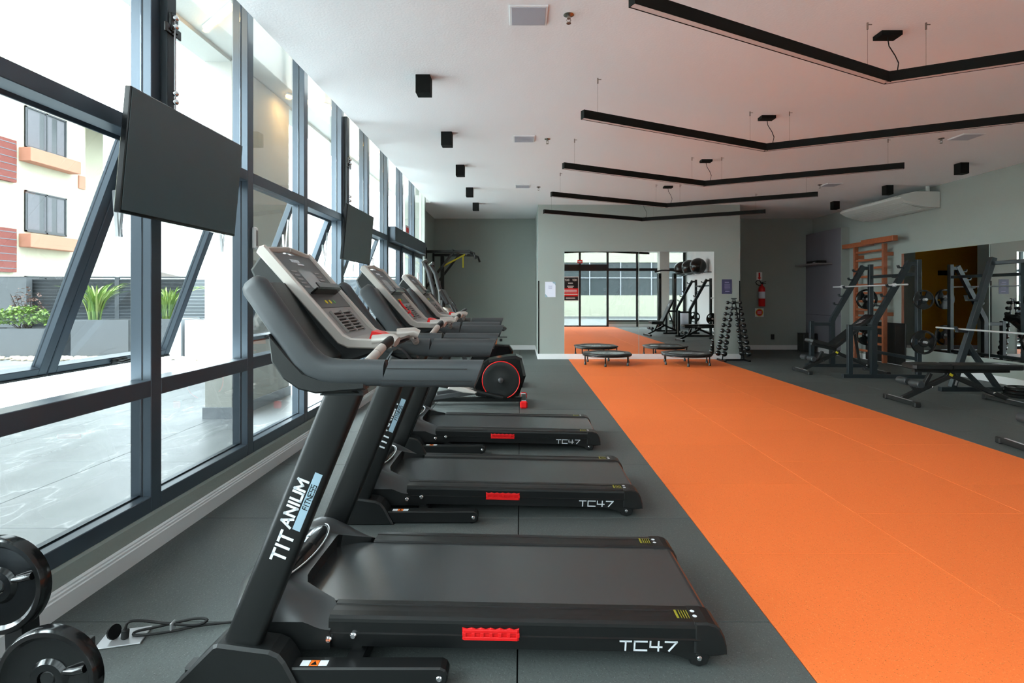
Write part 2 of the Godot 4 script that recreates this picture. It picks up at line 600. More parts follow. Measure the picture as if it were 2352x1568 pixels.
func build_shell() -> void:
	var c := room("ceiling")
	slab(c, "plasterboard", Vector3(-1.81, CEIL, -1.1), Vector3(7.3, CEIL + 0.15, 13.3), M.ceiling)
	slab(c, "plasterboard", Vector3(-2.3, CEIL, 10.85), Vector3(-1.81, CEIL + 0.15, 13.3), M.ceiling)
	slab(c, "bulkhead", Vector3(-1.81, CEIL + 0.15, -1.1), Vector3(-1.70, 4.1, 13.3), M.ceiling)
	var wl := room("wall_left")
	slab(wl, "plaster", Vector3(-2.30, 0, 10.85), Vector3(-2.08, 4.1, 13.3), M.wall)
	slab(wl, "return", Vector3(-2.30, 0, 10.72), Vector3(-1.90, 4.1, 10.85), M.wall)
	slab(wl, "curb", Vector3(-2.03, -0.2, -1.1), Vector3(-1.87, 0.175, 7.9), M.wall)
	var wb := room("wall_back")
	slab(wb, "plaster", Vector3(-2.3, 0, BACK), Vector3(0.5, CEIL, BACK + 0.2), M.wall)
	slab(wb, "painted_panel", Vector3(0.5, 0, BACK), Vector3(4.6, CEIL, BACK + 0.2), M.mustard)
	slab(wb, "plaster", Vector3(4.6, 0, BACK), Vector3(7.3, CEIL, BACK + 0.2), M.wall)
	var wr := room("wall_right")
	slab(wr, "plaster", Vector3(RIGHT, 0, 3.2), Vector3(RIGHT + 0.2, CEIL, 13.3), M.wall)
	slab(wr, "paler_plaster", Vector3(RIGHT, 0, -1.1), Vector3(RIGHT + 0.2, CEIL, 3.2), M.ceiling)  # paler stretch of this wall, towards the glass doors
	var bx := room("wall_boxing")
	slab(bx, "boxing", Vector3(6.93, 0, 11.66), Vector3(RIGHT, 2.78, BACK), M.plum)
	slab(bx, "boxing_end", Vector3(6.925, 0, 11.645), Vector3(RIGHT, 2.78, 11.66), M.wall)
	slab(bx, "panel_joint", Vector3(6.926, 0.86, 11.67), Vector3(6.93, 0.866, BACK), M.joint)
	var wp := room("wall_pillar")
	slab(wp, "plaster", Vector3(0.367, 0, PILLAR), Vector3(4.52, CEIL, PILLAR + 0.32), M.wall)
	slab(wp, "plaster", Vector3(0.367, 0, PILLAR + 0.32), Vector3(0.6, CEIL, BACK), M.wall)
	for k in [[-2.08, 0.367, BACK, "baseboard_back"], [0.355, 4.53, PILLAR, "baseboard_pillar"], [4.0, 6.93, BACK, "baseboard_right_back"]]:
		var b := room(k[3])
		slab(b, "skirting", Vector3(k[0], 0, k[2] - 0.014), Vector3(k[1], 0.108, k[2]), M.skirting, 0.004)
	var bm := room("baseboard_mustard")
	slab(bm, "skirting", Vector3(0.6, 0, BACK - 0.014), Vector3(4.0, 0.108, BACK), M.skirting, 0.004)
	var bl := room("baseboard_left")
	var lip := MB.new()
	lip.prism([Vector2(0, 0), Vector2(0.022, 0), Vector2(0.022, 0.072), Vector2(0.017, 0.076), Vector2(0.017, 0.086), Vector2(0.011, 0.090), Vector2(0.011, 0.098), Vector2(0, 0.104)], -7.9, 0.9)
	part(bl, "skirting", lip, M.skirting, Vector3(-1.87, 0, 0))
	slab(bl, "skirting", Vector3(-2.08, 0, 10.85), Vector3(-2.066, 0.108, BACK), M.skirting, 0.004)
	var br := room("baseboard_right")
	slab(br, "skirting", Vector3(RIGHT - 0.014, 0, -0.9), Vector3(RIGHT, 0.108, 11.645), M.skirting, 0.004)
	slab(br, "skirting", Vector3(6.912, 0, 11.66), Vector3(6.926, 0.108, BACK), M.skirting, 0.004)
	slab(br, "skirting", Vector3(0.353, 0, PILLAR), Vector3(0.367, 0.108, BACK - 0.014), M.skirting, 0.004)
	# outer roof over the walkway and its edge beam
	var so := room("ceiling_soffit")
	slab(so, "soffit", Vector3(-3.05, 3.80, -1.1), Vector3(-1.70, 4.0, 13.3), M.outer)
	slab(so, "edge_beam", Vector3(-3.33, 3.76, -1.1), Vector3(-3.05, 4.3, 13.3), M.outer)


func build_window_wall() -> void:
	var xi := -1.90
	var xo := -2.01
	var n := 0
	for k in range(-2, 9):
		var z0: float = 1.875 + 0.985 * k          # far edge of this bay's mullion
		var z1: float = 1.875 + 0.985 * (k + 1) - 0.08
		if k == 8:
			z1 = 10.72
		n += 1
		var w := room("window_%d" % n)
		var low := 0.175 if k < 6 else 0.0
		# mullion: two boxes with a glazing groove between them
		slab(w, "mullion", Vector3(-1.945, low, z0 - 0.08), Vector3(xi, 3.8, z0), M.frame, 0.003)
		slab(w, "mullion", Vector3(xo, low, z0 - 0.078), Vector3(-1.950, 3.8, z0 - 0.002), M.frame, 0.003)
		slab(w, "gasket", Vector3(-1.953, low, z0 - 0.075), Vector3(-1.942, 3.8, z0 - 0.005), M.gasket)
		slab(w, "head_rail", Vector3(xo, 3.74, z0), Vector3(xi, 3.8, z1), M.frame, 0.003)
		slab(w, "upper_transom", Vector3(xo, 2.09, z0), Vector3(xi, 2.165, z1), M.frame, 0.003)
		slab(w, "upper_pane", Vector3(GLASS - 0.003, 2.165, z0), Vector3(GLASS + 0.003, 3.74, z1), M.glass if k in [0, 1, 2] else M.clear)  # upper panes darkened in the bays in view, dimming the sky
		if k >= 6:
			if k == 6:
				slab(w, "side_pane", Vector3(GLASS - 0.003, 0.06, z0), Vector3(GLASS + 0.003, 2.09, z1), M.clear)
				slab(w, "bottom_rail", Vector3(xo, 0.0, z0), Vector3(xi, 0.06, z1), M.frame, 0.003)
			continue
		slab(w, "bottom_rail", Vector3(xo, 0.175, z0), Vector3(xi, 0.255, z1), M.frame, 0.003)
		slab(w, "glazing_bead", Vector3(-1.990, 0.255, z0), Vector3(-1.962, 0.262, z1), M.frame)
		slab(w, "lower_transom", Vector3(xo, 0.77, z0), Vector3(xi, 0.855, z1), M.frame, 0.003)
		slab(w, "lower_pane", Vector3(GLASS - 0.003, 0.255, z0), Vector3(GLASS + 0.003, 0.77, z1), M.grey if k in [0, 1] else M.middle if k == 2 else M.clear)  # darkened only in bays in view, to dim the bright terrace
		if k == 2:
			slab(w, "middle_pane", Vector3(GLASS - 0.003, 0.855, z0), Vector3(GLASS + 0.003, 2.09, z1), M.middle)  # darkened like its neighbours so the lit column outside reads dimmer
			continue
		# top-hung sash pushed open
		var wide := 0.979
		var sash := group_part(w, "sash", v(-2.037, 2.13, (z0 + z1) / 2))
		sash.rotation_degrees.z = -20.3
		var length := 1.335
		for s in [-1, 1]:
			var b := MB.new()
			b.box(Vector3(0, -length / 2, s * (wide / 2 - 0.026)), Vector3(0.05, length, 0.052), 0.003)
			part(sash, "stile", b, M.frame)
			var stay := MB.new()
			stay.bar(Vector3(0.03, -0.30, s * (wide / 2 - 0.01)), Vector3(0.13, -0.52, s * (wide / 2 - 0.01)), 0.006, 0.018, 0.001)
			stay.bar(Vector3(0.03, -0.16, s * (wide / 2 - 0.005)), Vector3(0.13, -0.52, s * (wide / 2 - 0.005)), 0.005, 0.012, 0.001)
			part(sash, "stay_arm", stay, M.white)
		for y in [-0.025, -length + 0.025]:
			var b := MB.new()
			b.box(Vector3(0, y, 0), Vector3(0.05, 0.05, wide - 0.104), 0.003)
			part(sash, "rail", b, M.frame)
		var seal := MB.new()
		seal.box(Vector3(0.028, -length + 0.006, 0), Vector3(0.006, 0.010, wide), 0.0)
		part(sash, "seal", seal, M.gasket)
		var p := MB.new()
		p.box(Vector3(-0.008, -length / 2, 0), Vector3(0.006, length - 0.1, wide - 0.104))
		part(sash, "pane", p, M.dimmed_sash if k in [0, 1] else M.clear)  # darkened in two bays to dim the house outside; others let daylight through
		var h := MB.new()
		h.box(Vector3(0.032, -length + 0.03, 0.0), Vector3(0.014, 0.028, 0.12), 0.004)
		h.tube([Vector3(0.04, -length + 0.03, 0.02), Vector3(0.065, -length + 0.035, 0.02), Vector3(0.075, -length + 0.05, -0.03), Vector3(0.07, -length + 0.06, -0.10)], 0.008, 8, 0.006)
		part(sash, "handle", h, M.gasket)
	# double glass door at the far end of the glazing, below a deep header box
	var d := room("door_1")
	slab(d, "header_box", Vector3(-1.99, 2.09, 7.79), Vector3(-1.80, 2.30, 10.30), M.frame, 0.006)
	for l in [[7.79, 8.70], [8.77, 9.68], [9.76, 10.66]]:
		for e in [[l[0], l[0] + 0.07], [l[1] - 0.07, l[1]]]:
			slab(d, "stile", Vector3(-1.975, 0.02, e[0]), Vector3(-1.925, 2.09, e[1]), M.frame, 0.003)
		slab(d, "rail", Vector3(-1.975, 0.02, l[0] + 0.07), Vector3(-1.925, 0.14, l[1] - 0.07), M.frame, 0.003)
		slab(d, "rail", Vector3(-1.975, 2.02, l[0] + 0.07), Vector3(-1.925, 2.09, l[1] - 0.07), M.frame, 0.003)
		slab(d, "pane", Vector3(-1.953, 0.14, l[0] + 0.07), Vector3(-1.947, 2.02, l[1] - 0.07), M.clear)
	for x in [-1.875, -2.03]:
		var hb := MB.new()
		hb.cyl(v(x, 1.05, 9.93), v(x, 1.72, 9.93), 0.014, 10)
		for y in [1.15, 1.62]:
			hb.cyl(v(x, y, 9.93), v(-1.95, y, 9.93), 0.009, 8)
		part(d, "pull_handle", hb, M.white)


func build_rear_glazing() -> void:
	var w := room("window_12")
	var xs := [-1.9, -1.05, 0.15, 1.35, 2.55, 3.74, 5.0, 6.1, 7.02]
	for i in xs.size():
		slab(w, "mullion", Vector3(xs[i] - 0.04, 0, REAR - 0.1), Vector3(xs[i] + 0.04, CEIL, REAR), M.gasket, 0.003)
		if i == xs.size() - 1:
			break
		var door: bool = i >= 2 and i <= 4
		var x0: float = xs[i] + 0.04
		var x1: float = xs[i + 1] - 0.04
		slab(w, "header", Vector3(x0, 2.38, REAR - 0.1), Vector3(x1, 2.66 if door else 2.50, REAR + (0.06 if door else 0.0)), M.gasket, 0.003)
		slab(w, "upper_pane", Vector3(x0, 2.5, REAR - 0.053), Vector3(x1, CEIL, REAR - 0.047), M.dimmed_rear)  # panes at this end darkened to cut the daylight they let in
		slab(w, "bottom_rail", Vector3(x0, 0.0 if door else 0.22, REAR - 0.1), Vector3(x1, 0.05 if door else 0.28, REAR), M.gasket, 0.003)
		slab(w, "pane", Vector3(x0, 0.05 if door else 0.28, REAR - 0.053), Vector3(x1, 2.38, REAR - 0.047), M.dimmed_rear)
		if not door:
			slab(w, "curb", Vector3(x0, 0.0, REAR - 0.1), Vector3(x1, 0.22, REAR - 0.01), M.wall)
			slab(w, "skirting", Vector3(x0, 0.0, REAR - 0.01), Vector3(x1, 0.108, REAR + 0.004), M.skirting)
	var wr := room("wall_rear")
	slab(wr, "plaster", Vector3(-2.3, 0, REAR - 0.2), Vector3(-1.94, CEIL + 0.9, REAR), M.wall)
	slab(wr, "plaster", Vector3(7.06, 0, REAR - 0.2), Vector3(7.3, CEIL + 0.9, REAR), M.wall)
	slab(wr, "plaster", Vector3(-2.3, CEIL + 0.15, REAR - 0.2), Vector3(7.3, CEIL + 0.95, REAR - 0.02), M.wall)


func build_terrace() -> void:
	var t := room("floor_terrace")
	slab(t, "bed", Vector3(-15, -0.25, -9), Vector3(-2.03, -0.032, 12.0), M.planter)
	slab(t, "bed", Vector3(-2.03, -0.25, -14), Vector3(14, -0.032, -1.1), M.planter)
	var rng := RandomNumberGenerator.new()
	rng.seed = 8
	var b := MB.new()
	b.box(Vector3.ZERO, Vector3(1.196, 0.03, 1.196), 0.002)
	var tile := b.done()
	for i in 11:
		for j in 18:
			part(t, "paving_slab", tile, M["marble%d" % (rng.randi() % 3)], v(-2.63 - 1.2 * i, -0.016, -9.0 + 0.6 + 1.2 * j))
	for i in 10:
		for j in 6:
			part(t, "paving_slab", tile, M["marble%d" % (rng.randi() % 3)], v(-1.43 + 1.2 * i, -0.016, -8.4 + 1.2 * j))
	var ground := room("ground")
	slab(ground, "street", Vector3(-400, -3.2, -60), Vector3(300, -3.0, 600), M.street)
	# round-cornered column that carries the edge beam, with a stone plinth
	var col := room("pillar_terrace")
	for k in [[5.69, 7.08], [-0.6, 0.3]]:
		slab(col, "shaft", Vector3(-3.33, -0.02, k[0]), Vector3(-3.03, 3.78, k[1]), M.outer, 0.01)
		slab(col, "plinth", Vector3(-3.345, -0.02, k[0] - 0.015), Vector3(-3.015, 0.12, k[1] + 0.015), M.marble_dark, 0.003)
	# slatted screen along the far edge
	var edge := 12.6
	var posts := [-15.0, -12.2, -9.4, -6.6, -4.3, -2.35]
	for i in posts.size() - 1:
		var x0: float = posts[i]
		var x1: float = posts[i + 1]
		var s := thing("slatted_screen", ["dark grey slatted screen behind the reddish shrub", "dark grey slatted screen behind the flax plants and leafy shrub", "dark grey slatted screen between two planters of flax", "dark grey slatted screen beside the terrace column", "dark grey slatted screen ending at the gym wall"][i], "fence", v((x0 + x1) / 2, 0, edge), 0.0, "slatted screens round the terrace")
		for e in [x0, x1]:
			var p := MB.new()
			p.box(Vector3(e - (x0 + x1) / 2 + (0.025 if e == x0 else -0.025), 0.86, 0), Vector3(0.05, 1.76, 0.05), 0.003)
			part(s, "post", p, M.slat)
		var sl := MB.new()
		sl.box(Vector3.ZERO, Vector3(x1 - x0 - 0.1, 0.086, 0.014), 0.002, Basis(Vector3.RIGHT, 0.45))
		var slat_mesh := sl.done()
		for j in 21:
			part(s, "slat", slat_mesh, M.slat, Vector3(0, 0.07 + j * 0.079, 0))
		var cap := MB.new()
		cap.box(Vector3(0, 1.735, 0), Vector3(x1 - x0 - 0.1, 0.03, 0.06), 0.003)
		part(s, "top_rail", cap, M.slat)
	# a solid piece of wall at the far corner
	var sw := room("wall_terrace")
	slab(sw, "render", Vector3(-15.0, -0.2, 12.35), Vector3(-11.3, 1.72, 12.5), M.planter)
	var rngp := RandomNumberGenerator.new()
	rngp.seed = 77
	# pebble border: far too many to count
	var mm := MultiMesh.new()
	mm.transform_format = MultiMesh.TRANSFORM_3D
	var pb := MB.new()
	pb.ball(Vector3.ZERO, Vector3(0.045, 0.025, 0.035), 8)
	mm.mesh = pb.done()
	mm.instance_count = 900
	for i in 900:
		mm.set_instance_transform(i, Transform3D(Basis(Vector3.UP, rngp.randf() * TAU).scaled(Vector3.ONE * rngp.randf_range(0.7, 1.5)), v(rngp.randf_range(-14.5, -3.2), 0.01 + rngp.randf() * 0.03, rngp.randf_range(10.75, 11.25))))
	var mi := MultiMeshInstance3D.new()
	mi.name = "pebbles"
	mi.multimesh = mm
	mi.material_override = M.pebble
	mi.set_meta("kind", "stuff")
	tag(mi, "strip of pale round pebbles along the planters", "pebbles")
	add_child(mi)
	# planters and what grows in them
	for k in [[-11.3, -9.62, 0.62, "long dark grey planter with leafy shrub beside the terrace wall"], [-9.35, -8.15, 0.80, "dark grey planter with flax standing next to the leafy shrub"], [-7.72, -7.05, 0.82, "narrow dark grey planter with flax behind the window handle"], [-6.98, -5.9, 0.80, "dark grey planter with bright flax beside the terrace column"]]:
		var w: float = k[1] - k[0]
		var p := thing("planter", k[3], "planter", v((k[0] + k[1]) / 2, 0.0, 11.55), 0.0, "planters along the terrace edge")
		var box := MB.new()
		for e in [[Vector3(0, k[2] / 2, 0.31), Vector3(w, k[2], 0.03)], [Vector3(0, k[2] / 2, -0.31), Vector3(w, k[2], 0.03)], [Vector3(-w / 2 + 0.015, k[2] / 2, 0), Vector3(0.03, k[2], 0.59)], [Vector3(w / 2 - 0.015, k[2] / 2, 0), Vector3(0.03, k[2], 0.59)]]:
			box.box(e[0], e[1], 0.004)
		part(p, "body", box, M.planter)
		var soil := MB.new()
		soil.box(Vector3(0, k[2] - 0.06, 0), Vector3(w - 0.06, 0.04, 0.59), 0.004)
		part(p, "soil", soil, M.soil)
	var blades := []
	for i in 4:
		blades.append(blade(0.80 + 0.10 * i, 0.12 + 0.13 * i))
	for k in [[-9.05, 0.79, 0.95, "arching flax with pale green blades beside the leafy shrub"], [-7.5, 0.81, 0.85, "tall flax with arching blades in the narrow planter"], [-6.05, 0.79, 0.92, "yellow green flax beside the terrace column"]]:
		var plant := thing("flax_plant", k[3], "plant", v(k[0], k[1] - 0.025, 11.5), 0.0, "flax plants in the planters")
		for i in 80:
			var l := part(plant, "leaf", blades[rngp.randi() % 4], M["leaf%d" % [0, 1, 1, 2][rngp.randi() % 4]])
			l.rotation = Vector3(0, rngp.randf() * TAU, 0)
			l.scale = Vector3.ONE * k[2] * rngp.randf_range(0.8, 1.15)
			l.position = Vector3(rngp.randf_range(-0.08, 0.08), 0, rngp.randf_range(-0.08, 0.08))
	leafy("leafy_shrub", "low light green leafy shrub spilling over its planter", v(-10.5, 0.585, 11.40), Vector3(0.80, 0.40, 0.22), 800, "leaf1", 0.075, rngp)
	leafy("reddish_shrub", "upright reddish shrub behind the low leafy shrub", v(-10.75, 0.585, 11.79), Vector3(0.5, 0.85, 0.05), 240, "leaf3", 0.06, rngp)


# a strap-shaped leaf that rises and bends over
func blade(length: float, bend: float) -> ArrayMesh:
	var b := MB.new()
	var last := []
	for i in 8:
		var t := i / 7.0
		var c := Vector3(0.02 + bend * t * 1.1 * t + bend * 0.25 * t, length * (t - 0.32 * t * t * t * (bend / 0.5)), 0)
		var w := 0.017 * sqrt(maxf(0.0, sin(PI * clampf(0.12 + t * 0.88, 0, 1)))) + 0.001
		var now := [c + Vector3(0, 0, -w), c + Vector3(0.006, -0.004, 0), c + Vector3(0, 0, w)]
		if i:
			for j in 2:
				b.quad(last[j], last[j + 1], now[j + 1], now[j], Vector3(-1, 0.5, 0), 1)
		last = now
	return b.done()


func leafy(called: String, label: String, at: Vector3, r: Vector3, n: int, leaf: String, size: float, rng: RandomNumberGenerator) -> void:
	var p := thing(called, label, "plant", at)
	var stems := MB.new()
	for i in 14:
		var a := rng.randf() * TAU
		stems.tube([Vector3(cos(a) * 0.05, 0.0, sin(a) * 0.05), Vector3(cos(a) * r.x * 0.4, r.y * 0.4, sin(a) * r.z * 0.4), Vector3(cos(a) * r.x * 0.8, r.y * rng.randf_range(0.5, 0.95), sin(a) * r.z * 0.8)], 0.008, 5, 0.003)
	part(p, "stems", stems, M.soil)
	var b := MB.new()
	for i in n:
		var d := Vector3(rng.randfn(), rng.randfn(), rng.randfn()).normalized()
		var c := d * rng.randf_range(0.6, 1.0) * r
		c.y = absf(c.y) + 0.115
		var q := Basis(Vector3.UP, rng.randf() * TAU) * Basis(Vector3.RIGHT, rng.randf_range(-0.9, 0.5))
		var s := size * rng.randf_range(0.7, 1.3)
		var l := [c + q * Vector3(0, 0, -s * 0.6), c + q * Vector3(s * 0.36, 0.01, 0), c + q * Vector3(0, 0, s * 0.6), c + q * Vector3(-s * 0.36, 0.01, 0)]
		b.quad(l[0], l[1], l[2], l[3], Vector3.UP)
	var f := part(p, "foliage", b, M[leaf])
	f.set_meta("kind", "stuff")


func build_neighbours() -> void:
	var fx := -17.0
	# cream apartment house across the lane; its long front runs along the depth
	var h := thing("apartment_house", "cream rendered apartment house with pink window boxes", "building", v(fx, -3.0, 17.0))
	var b := MB.new()
	b.box(v(-4.0, 6.5, -2.0), Vector3(8.0, 13.0, 12.2))
	part(h, "wall", b, M.facade)
	var e := MB.new()
	e.box(v(-5.0, 5.75, 5.2), Vector3(8.0, 11.5, 2.2))
	part(h, "wing", e, M.facade)
	for row in [[9.40, 10.84, 1.5, 3.17], [6.52, 7.94, 1.5, 3.17], [3.7, 5.0, 1.5, 3.17]]:
		var z0: float = row[2]
		var z1: float = row[3]
		var fr := MB.new()
		for q in [[row[0], row[0] + 0.05, z0, z1], [row[1] - 0.05, row[1], z0, z1], [row[0], row[1], z0, z0 + 0.05], [row[0], row[1], z1 - 0.05, z1], [row[0], row[1], (z0 + z1) / 2 - 0.03, (z0 + z1) / 2 + 0.03]]:
			fr.box(v(0.02, (q[0] + q[1]) / 2, (q[2] + q[3]) / 2), Vector3(0.08, q[1] - q[0], q[3] - q[2]))
		var win := part(h, "window", fr, M.slat)
		var pa := MB.new()
		pa.box(v(0.01, (row[0] + row[1]) / 2, (z0 + z1) / 2), Vector3(0.04, row[1] - row[0], z1 - z0))
		part(win, "pane", pa, M.pane_far)
		for c in [[z0 + 0.1, z0 + 0.55], [z0 + 0.75, z0 + 1.05], [z1 - 0.4, z1 - 0.1]]:
			var cu := MB.new()
			cu.box(v(0.033, (row[0] + row[1]) / 2, (c[0] + c[1]) / 2), Vector3(0.01, row[1] - row[0] - 0.2, c[1] - c[0]))
			part(win, "curtain", cu, M.curtain)
	for y in [8.93, 6.0]:
		var wb := MB.new()
		wb.box(v(0.2, y + 0.2, 2.35), Vector3(0.42, 0.46, 2.1), 0.01)
		part(h, "window_box", wb, M.pink)
	for k in [[8.1, 9.5], [5.1, 6.55]]:
		var bp := MB.new()
		bp.box(v(0.06, (k[0] + k[1]) / 2, -0.1), Vector3(0.12, k[1] - k[0], 2.4))
		part(h, "tiled_panel", bp, M.brick)
		for j in 6:
			var ln := MB.new()
			ln.box(v(0.123, k[0] + (j + 0.5) * (k[1] - k[0]) / 6, -0.1), Vector3(0.006, 0.03, 2.4))
			part(h, "panel_joint", ln, M.curtain)
	var tile := MB.new()
	tile.box(v(0.02, 8.7, 3.9), Vector3(0.06, 0.5, 0.3))
	part(h, "pink_tile", tile, M.pink)
	var rf := MB.new()
	rf.prism([Vector2(-2.6, 11.9), Vector2(1.6, 10.9), Vector2(1.6, 11.08), Vector2(-2.6, 12.15)], -7.4, -4.0)
	var roof := part(h, "roof", rf, M.roof)
	var ripple := MB.new()
	for j in 16:
		ripple.cyl(v(-2.5, 12.16, 4.1 + j * 0.21), v(1.62, 11.1, 4.1 + j * 0.21), 0.06, 6)
	part(roof, "roof_tiles", ripple, M.roof)
	# hazy hills and pale houses far away
	var hills := room("hills")
	var rng := RandomNumberGenerator.new()
	rng.seed = 15
	for k in [[-150.0, 190.0, 70.0, 14.0], [-105.0, 180.0, 60.0, 18.0], [-200.0, 210.0, 80.0, 13.0], [-60.0, 220.0, 55.0, 17.0]]:
		var hb := MB.new()
		var rings := []
		for i in 9:
			var a := PI / 2 * 0.97 * i / 8.0
			var ring := []
			for j in 28:
				var t := TAU * j / 28
				var wob := 1.0 + (0.16 * sin(t * 3 + k[0]) + 0.08 * sin(t * 7)) * cos(a)
				ring.append(Vector3(cos(t) * k[2] * cos(a) * wob, sin(a) * k[3] * wob, sin(t) * k[2] * 0.6 * cos(a) * wob))
			rings.append(ring)
		hb.loft(rings, true, true)
		part(hills, "hill", hb, M.hill, v(k[0], -3.0, k[1]))
	var labels := ["pale house on the hill, tallest of the far houses", "low pale house on the hill slope", "small white house below the hilltop", "wide pale house on the hill beside the tallest one", "square white house at the foot of the hill", "narrow pale house beside the foot of the hill"]
	for i in 6:
		var p := v(-118.0 + i * 13.0, -3.0, 118.0 + (i % 3) * 6.0)
		var hh := [10.0, 7.0, 6.0, 8.5, 7.5, 8.0][i] as float
		var o := thing("far_house", labels[i], "house", p, 0.2 * i, "pale houses on the far hill")
		var wm := MB.new()
		wm.box(Vector3(0, hh / 2, 0), Vector3(8.0, hh, 7.0))
		part(o, "wall", wm, M.outer)
		var rm := MB.new()
		rm.prism([Vector2(-4.3, hh), Vector2(4.3, hh), Vector2(0, hh + 1.1)], -3.8, 3.8)
		part(o, "roof", rm, M.roof)
	# the building behind the camera, seen in the mirror: cream below and above a band of windows
	var z := -13.0
	var far := thing("facade_block", "cream facade with a long band of dark windows beyond the glass doors", "building", v(2.5, 0, z))
	for q in [[0.0, 1.37], [3.5, 4.5]]:
		var fm := MB.new()
		fm.box(Vector3(0, (q[0] + q[1]) / 2, 0), Vector3(44.0, q[1] - q[0], 0.4))
		part(far, "wall", fm, M.cream)
	for i in 18:
		var x := -18.0 + i * 2.0
		var pm := MB.new()
		pm.box(Vector3(x + 1.0, 2.435, -0.1), Vector3(1.94, 2.13, 0.06))
		part(far, "window", pm, M.pane_rear)
		var sm := MB.new()
		sm.box(Vector3(x, 2.435, -0.16), Vector3(0.05, 2.13, 0.12))
		sm.box(Vector3(x + 1.0, 2.5, -0.16), Vector3(1.94, 0.05, 0.10))
		part(far, "window_frame", sm, M.vent)


func build_ceiling_things() -> void:
	# square black surface downlights
	var b := MB.new()
	b.box(Vector3(0, -0.0775, 0), Vector3(0.122, 0.155, 0.122), 0.002)
	var inner := MB.new()
	inner.lathe([Vector2(0.045, -0.1558), Vector2(0.045, -0.150), Vector2(0.0, -0.150)], Transform3D.IDENTITY, 16)
	var body := b.done()
	var cup := inner.done()
	var left := ["between the treadmill televisions", "second along the window side", "middle one along the window side", "fourth along the window side", "last one before the back wall"]
	for i in 5:
		var o := thing("ceiling_downlight", "black square ceiling downlight, %s" % left[i], "lamp", v(-0.83 - 0.017 * i, CEIL, [4.65, 6.24, 7.79, 9.40, 10.91][i]), 0.0, "downlights along the window side")
		part(o, "housing", body, M.lamp_black)
		part(o, "reflector", cup, M.lamp_black)
	for i in 3:
		var o := thing("ceiling_downlight", "black square ceiling downlight, %s" % ["in front of the air conditioner", "over the near end of the air conditioner", "over the far end of the air conditioner"][i], "lamp", v(6.26, CEIL, [7.66, 9.2, 10.74][i]), 0.0, "downlights along the mirror side")
		part(o, "housing", body, M.lamp_black)
		part(o, "reflector", cup, M.lamp_black)
	# square loudspeaker panels
	var fr := MB.new()
	fr.box(Vector3(0, -0.006, 0), Vector3(0.255, 0.012, 0.255), 0.003)
	var gr := MB.new()
	gr.box(Vector3(0, -0.013, 0), Vector3(0.225, 0.004, 0.225), 0.001)
	var frame := fr.done()
	var grille := gr.done()
	for k in [[0.055, 3.62, "over the first treadmill"], [0.045, 6.45, "over the third treadmill"], [0.04, 9.23, "close to the mirrored pillar"], [5.26, 6.37, "over the barbell benches"], [5.24, 9.1, "over the squat rack"]]:
		var o := thing("ceiling_panel", "small square grey ceiling speaker panel %s" % k[2], "panel", v(k[0], CEIL, k[1]), 0.0, "square panels in the ceiling")
		part(o, "frame", frame, M.white)
		part(o, "grille", grille, M.vent)
	# sprinklers
	var sp := MB.new()
	sp.lathe([Vector2(0, 0), Vector2(0.034, 0), Vector2(0.036, -0.004), Vector2(0.024, -0.010), Vector2(0.012, -0.012), Vector2(0.012, -0.028), Vector2(0, -0.028)], Transform3D.IDENTITY, 16)
	var rose := sp.done()
	var fk := MB.new()
	for s in [-1, 1]:
		fk.tube([Vector3(s * 0.011, -0.026, 0), Vector3(s * 0.014, -0.040, 0), Vector3(0.001 * s, -0.056, 0)], 0.0025, 6)
	fk.cyl(Vector3(0, -0.056, 0), Vector3(0, -0.060, 0), 0.016, 12)
	var fork := fk.done()
	for k in [[0.325, 3.62, "beside the first ceiling panel"], [0.325, 6.47, "beside the second ceiling panel"], [0.315, 9.3, "beside the ceiling panel at the pillar"], [5.03, 6.45, "beside the panel over the benches"], [5.06, 9.12, "beside the panel over the squat rack"]]:
		var o := thing("sprinkler", "small metal fire sprinkler %s" % k[2], "sprinkler", v(k[0], CEIL, k[1]), 0.0, "ceiling sprinklers")
		part(o, "rose", rose, M.brass)
		part(o, "deflector", fork, M.brass)
	# ceiling-suspended air conditioner
	var ac := thing("air_conditioner", "white ceiling air conditioner along the wall above the wall bars", "air conditioner", v(RIGHT, 2.79, 10.0))
	var shell := MB.new()
	shell.prism([Vector2(-0.005, 0.0), Vector2(-0.005, 0.275), Vector2(-0.42, 0.275), Vector2(-0.60, 0.235), Vector2(-0.665, 0.185), Vector2(-0.66, 0.165), Vector2(-0.55, 0.10), Vector2(-0.38, 0.045), Vector2(-0.18, 0.008)], -0.88, 0.88, 0.006)
	part(ac, "casing", shell, M.ac)
	var lv := MB.new()
	for j in 7:
		lv.box(Vector3(-0.58 + 0.055 * j, 0.105 - 0.0185 * j - 0.0009 * j * (6 - j), 0), Vector3(0.046, 0.006, 1.6), 0.002, Basis(Vector3.BACK, -0.42 + 0.03 * j))
	part(ac, "intake_louvre", lv, M.ac)
	var flap := MB.new()
	flap.box(Vector3(-0.638, 0.210, 0), Vector3(0.012, 0.05, 1.5), 0.003, Basis(Vector3.BACK, -0.9))
	part(ac, "air_flap", flap, M.ac)
	var hang := MB.new()
	for s in [-0.75, 0.75]:
		hang.cyl(Vector3(-0.12, 0.27, s), Vector3(-0.12, CEIL - 2.79, s), 0.03, 10)
	part(ac, "hanger", hang, M.ac)


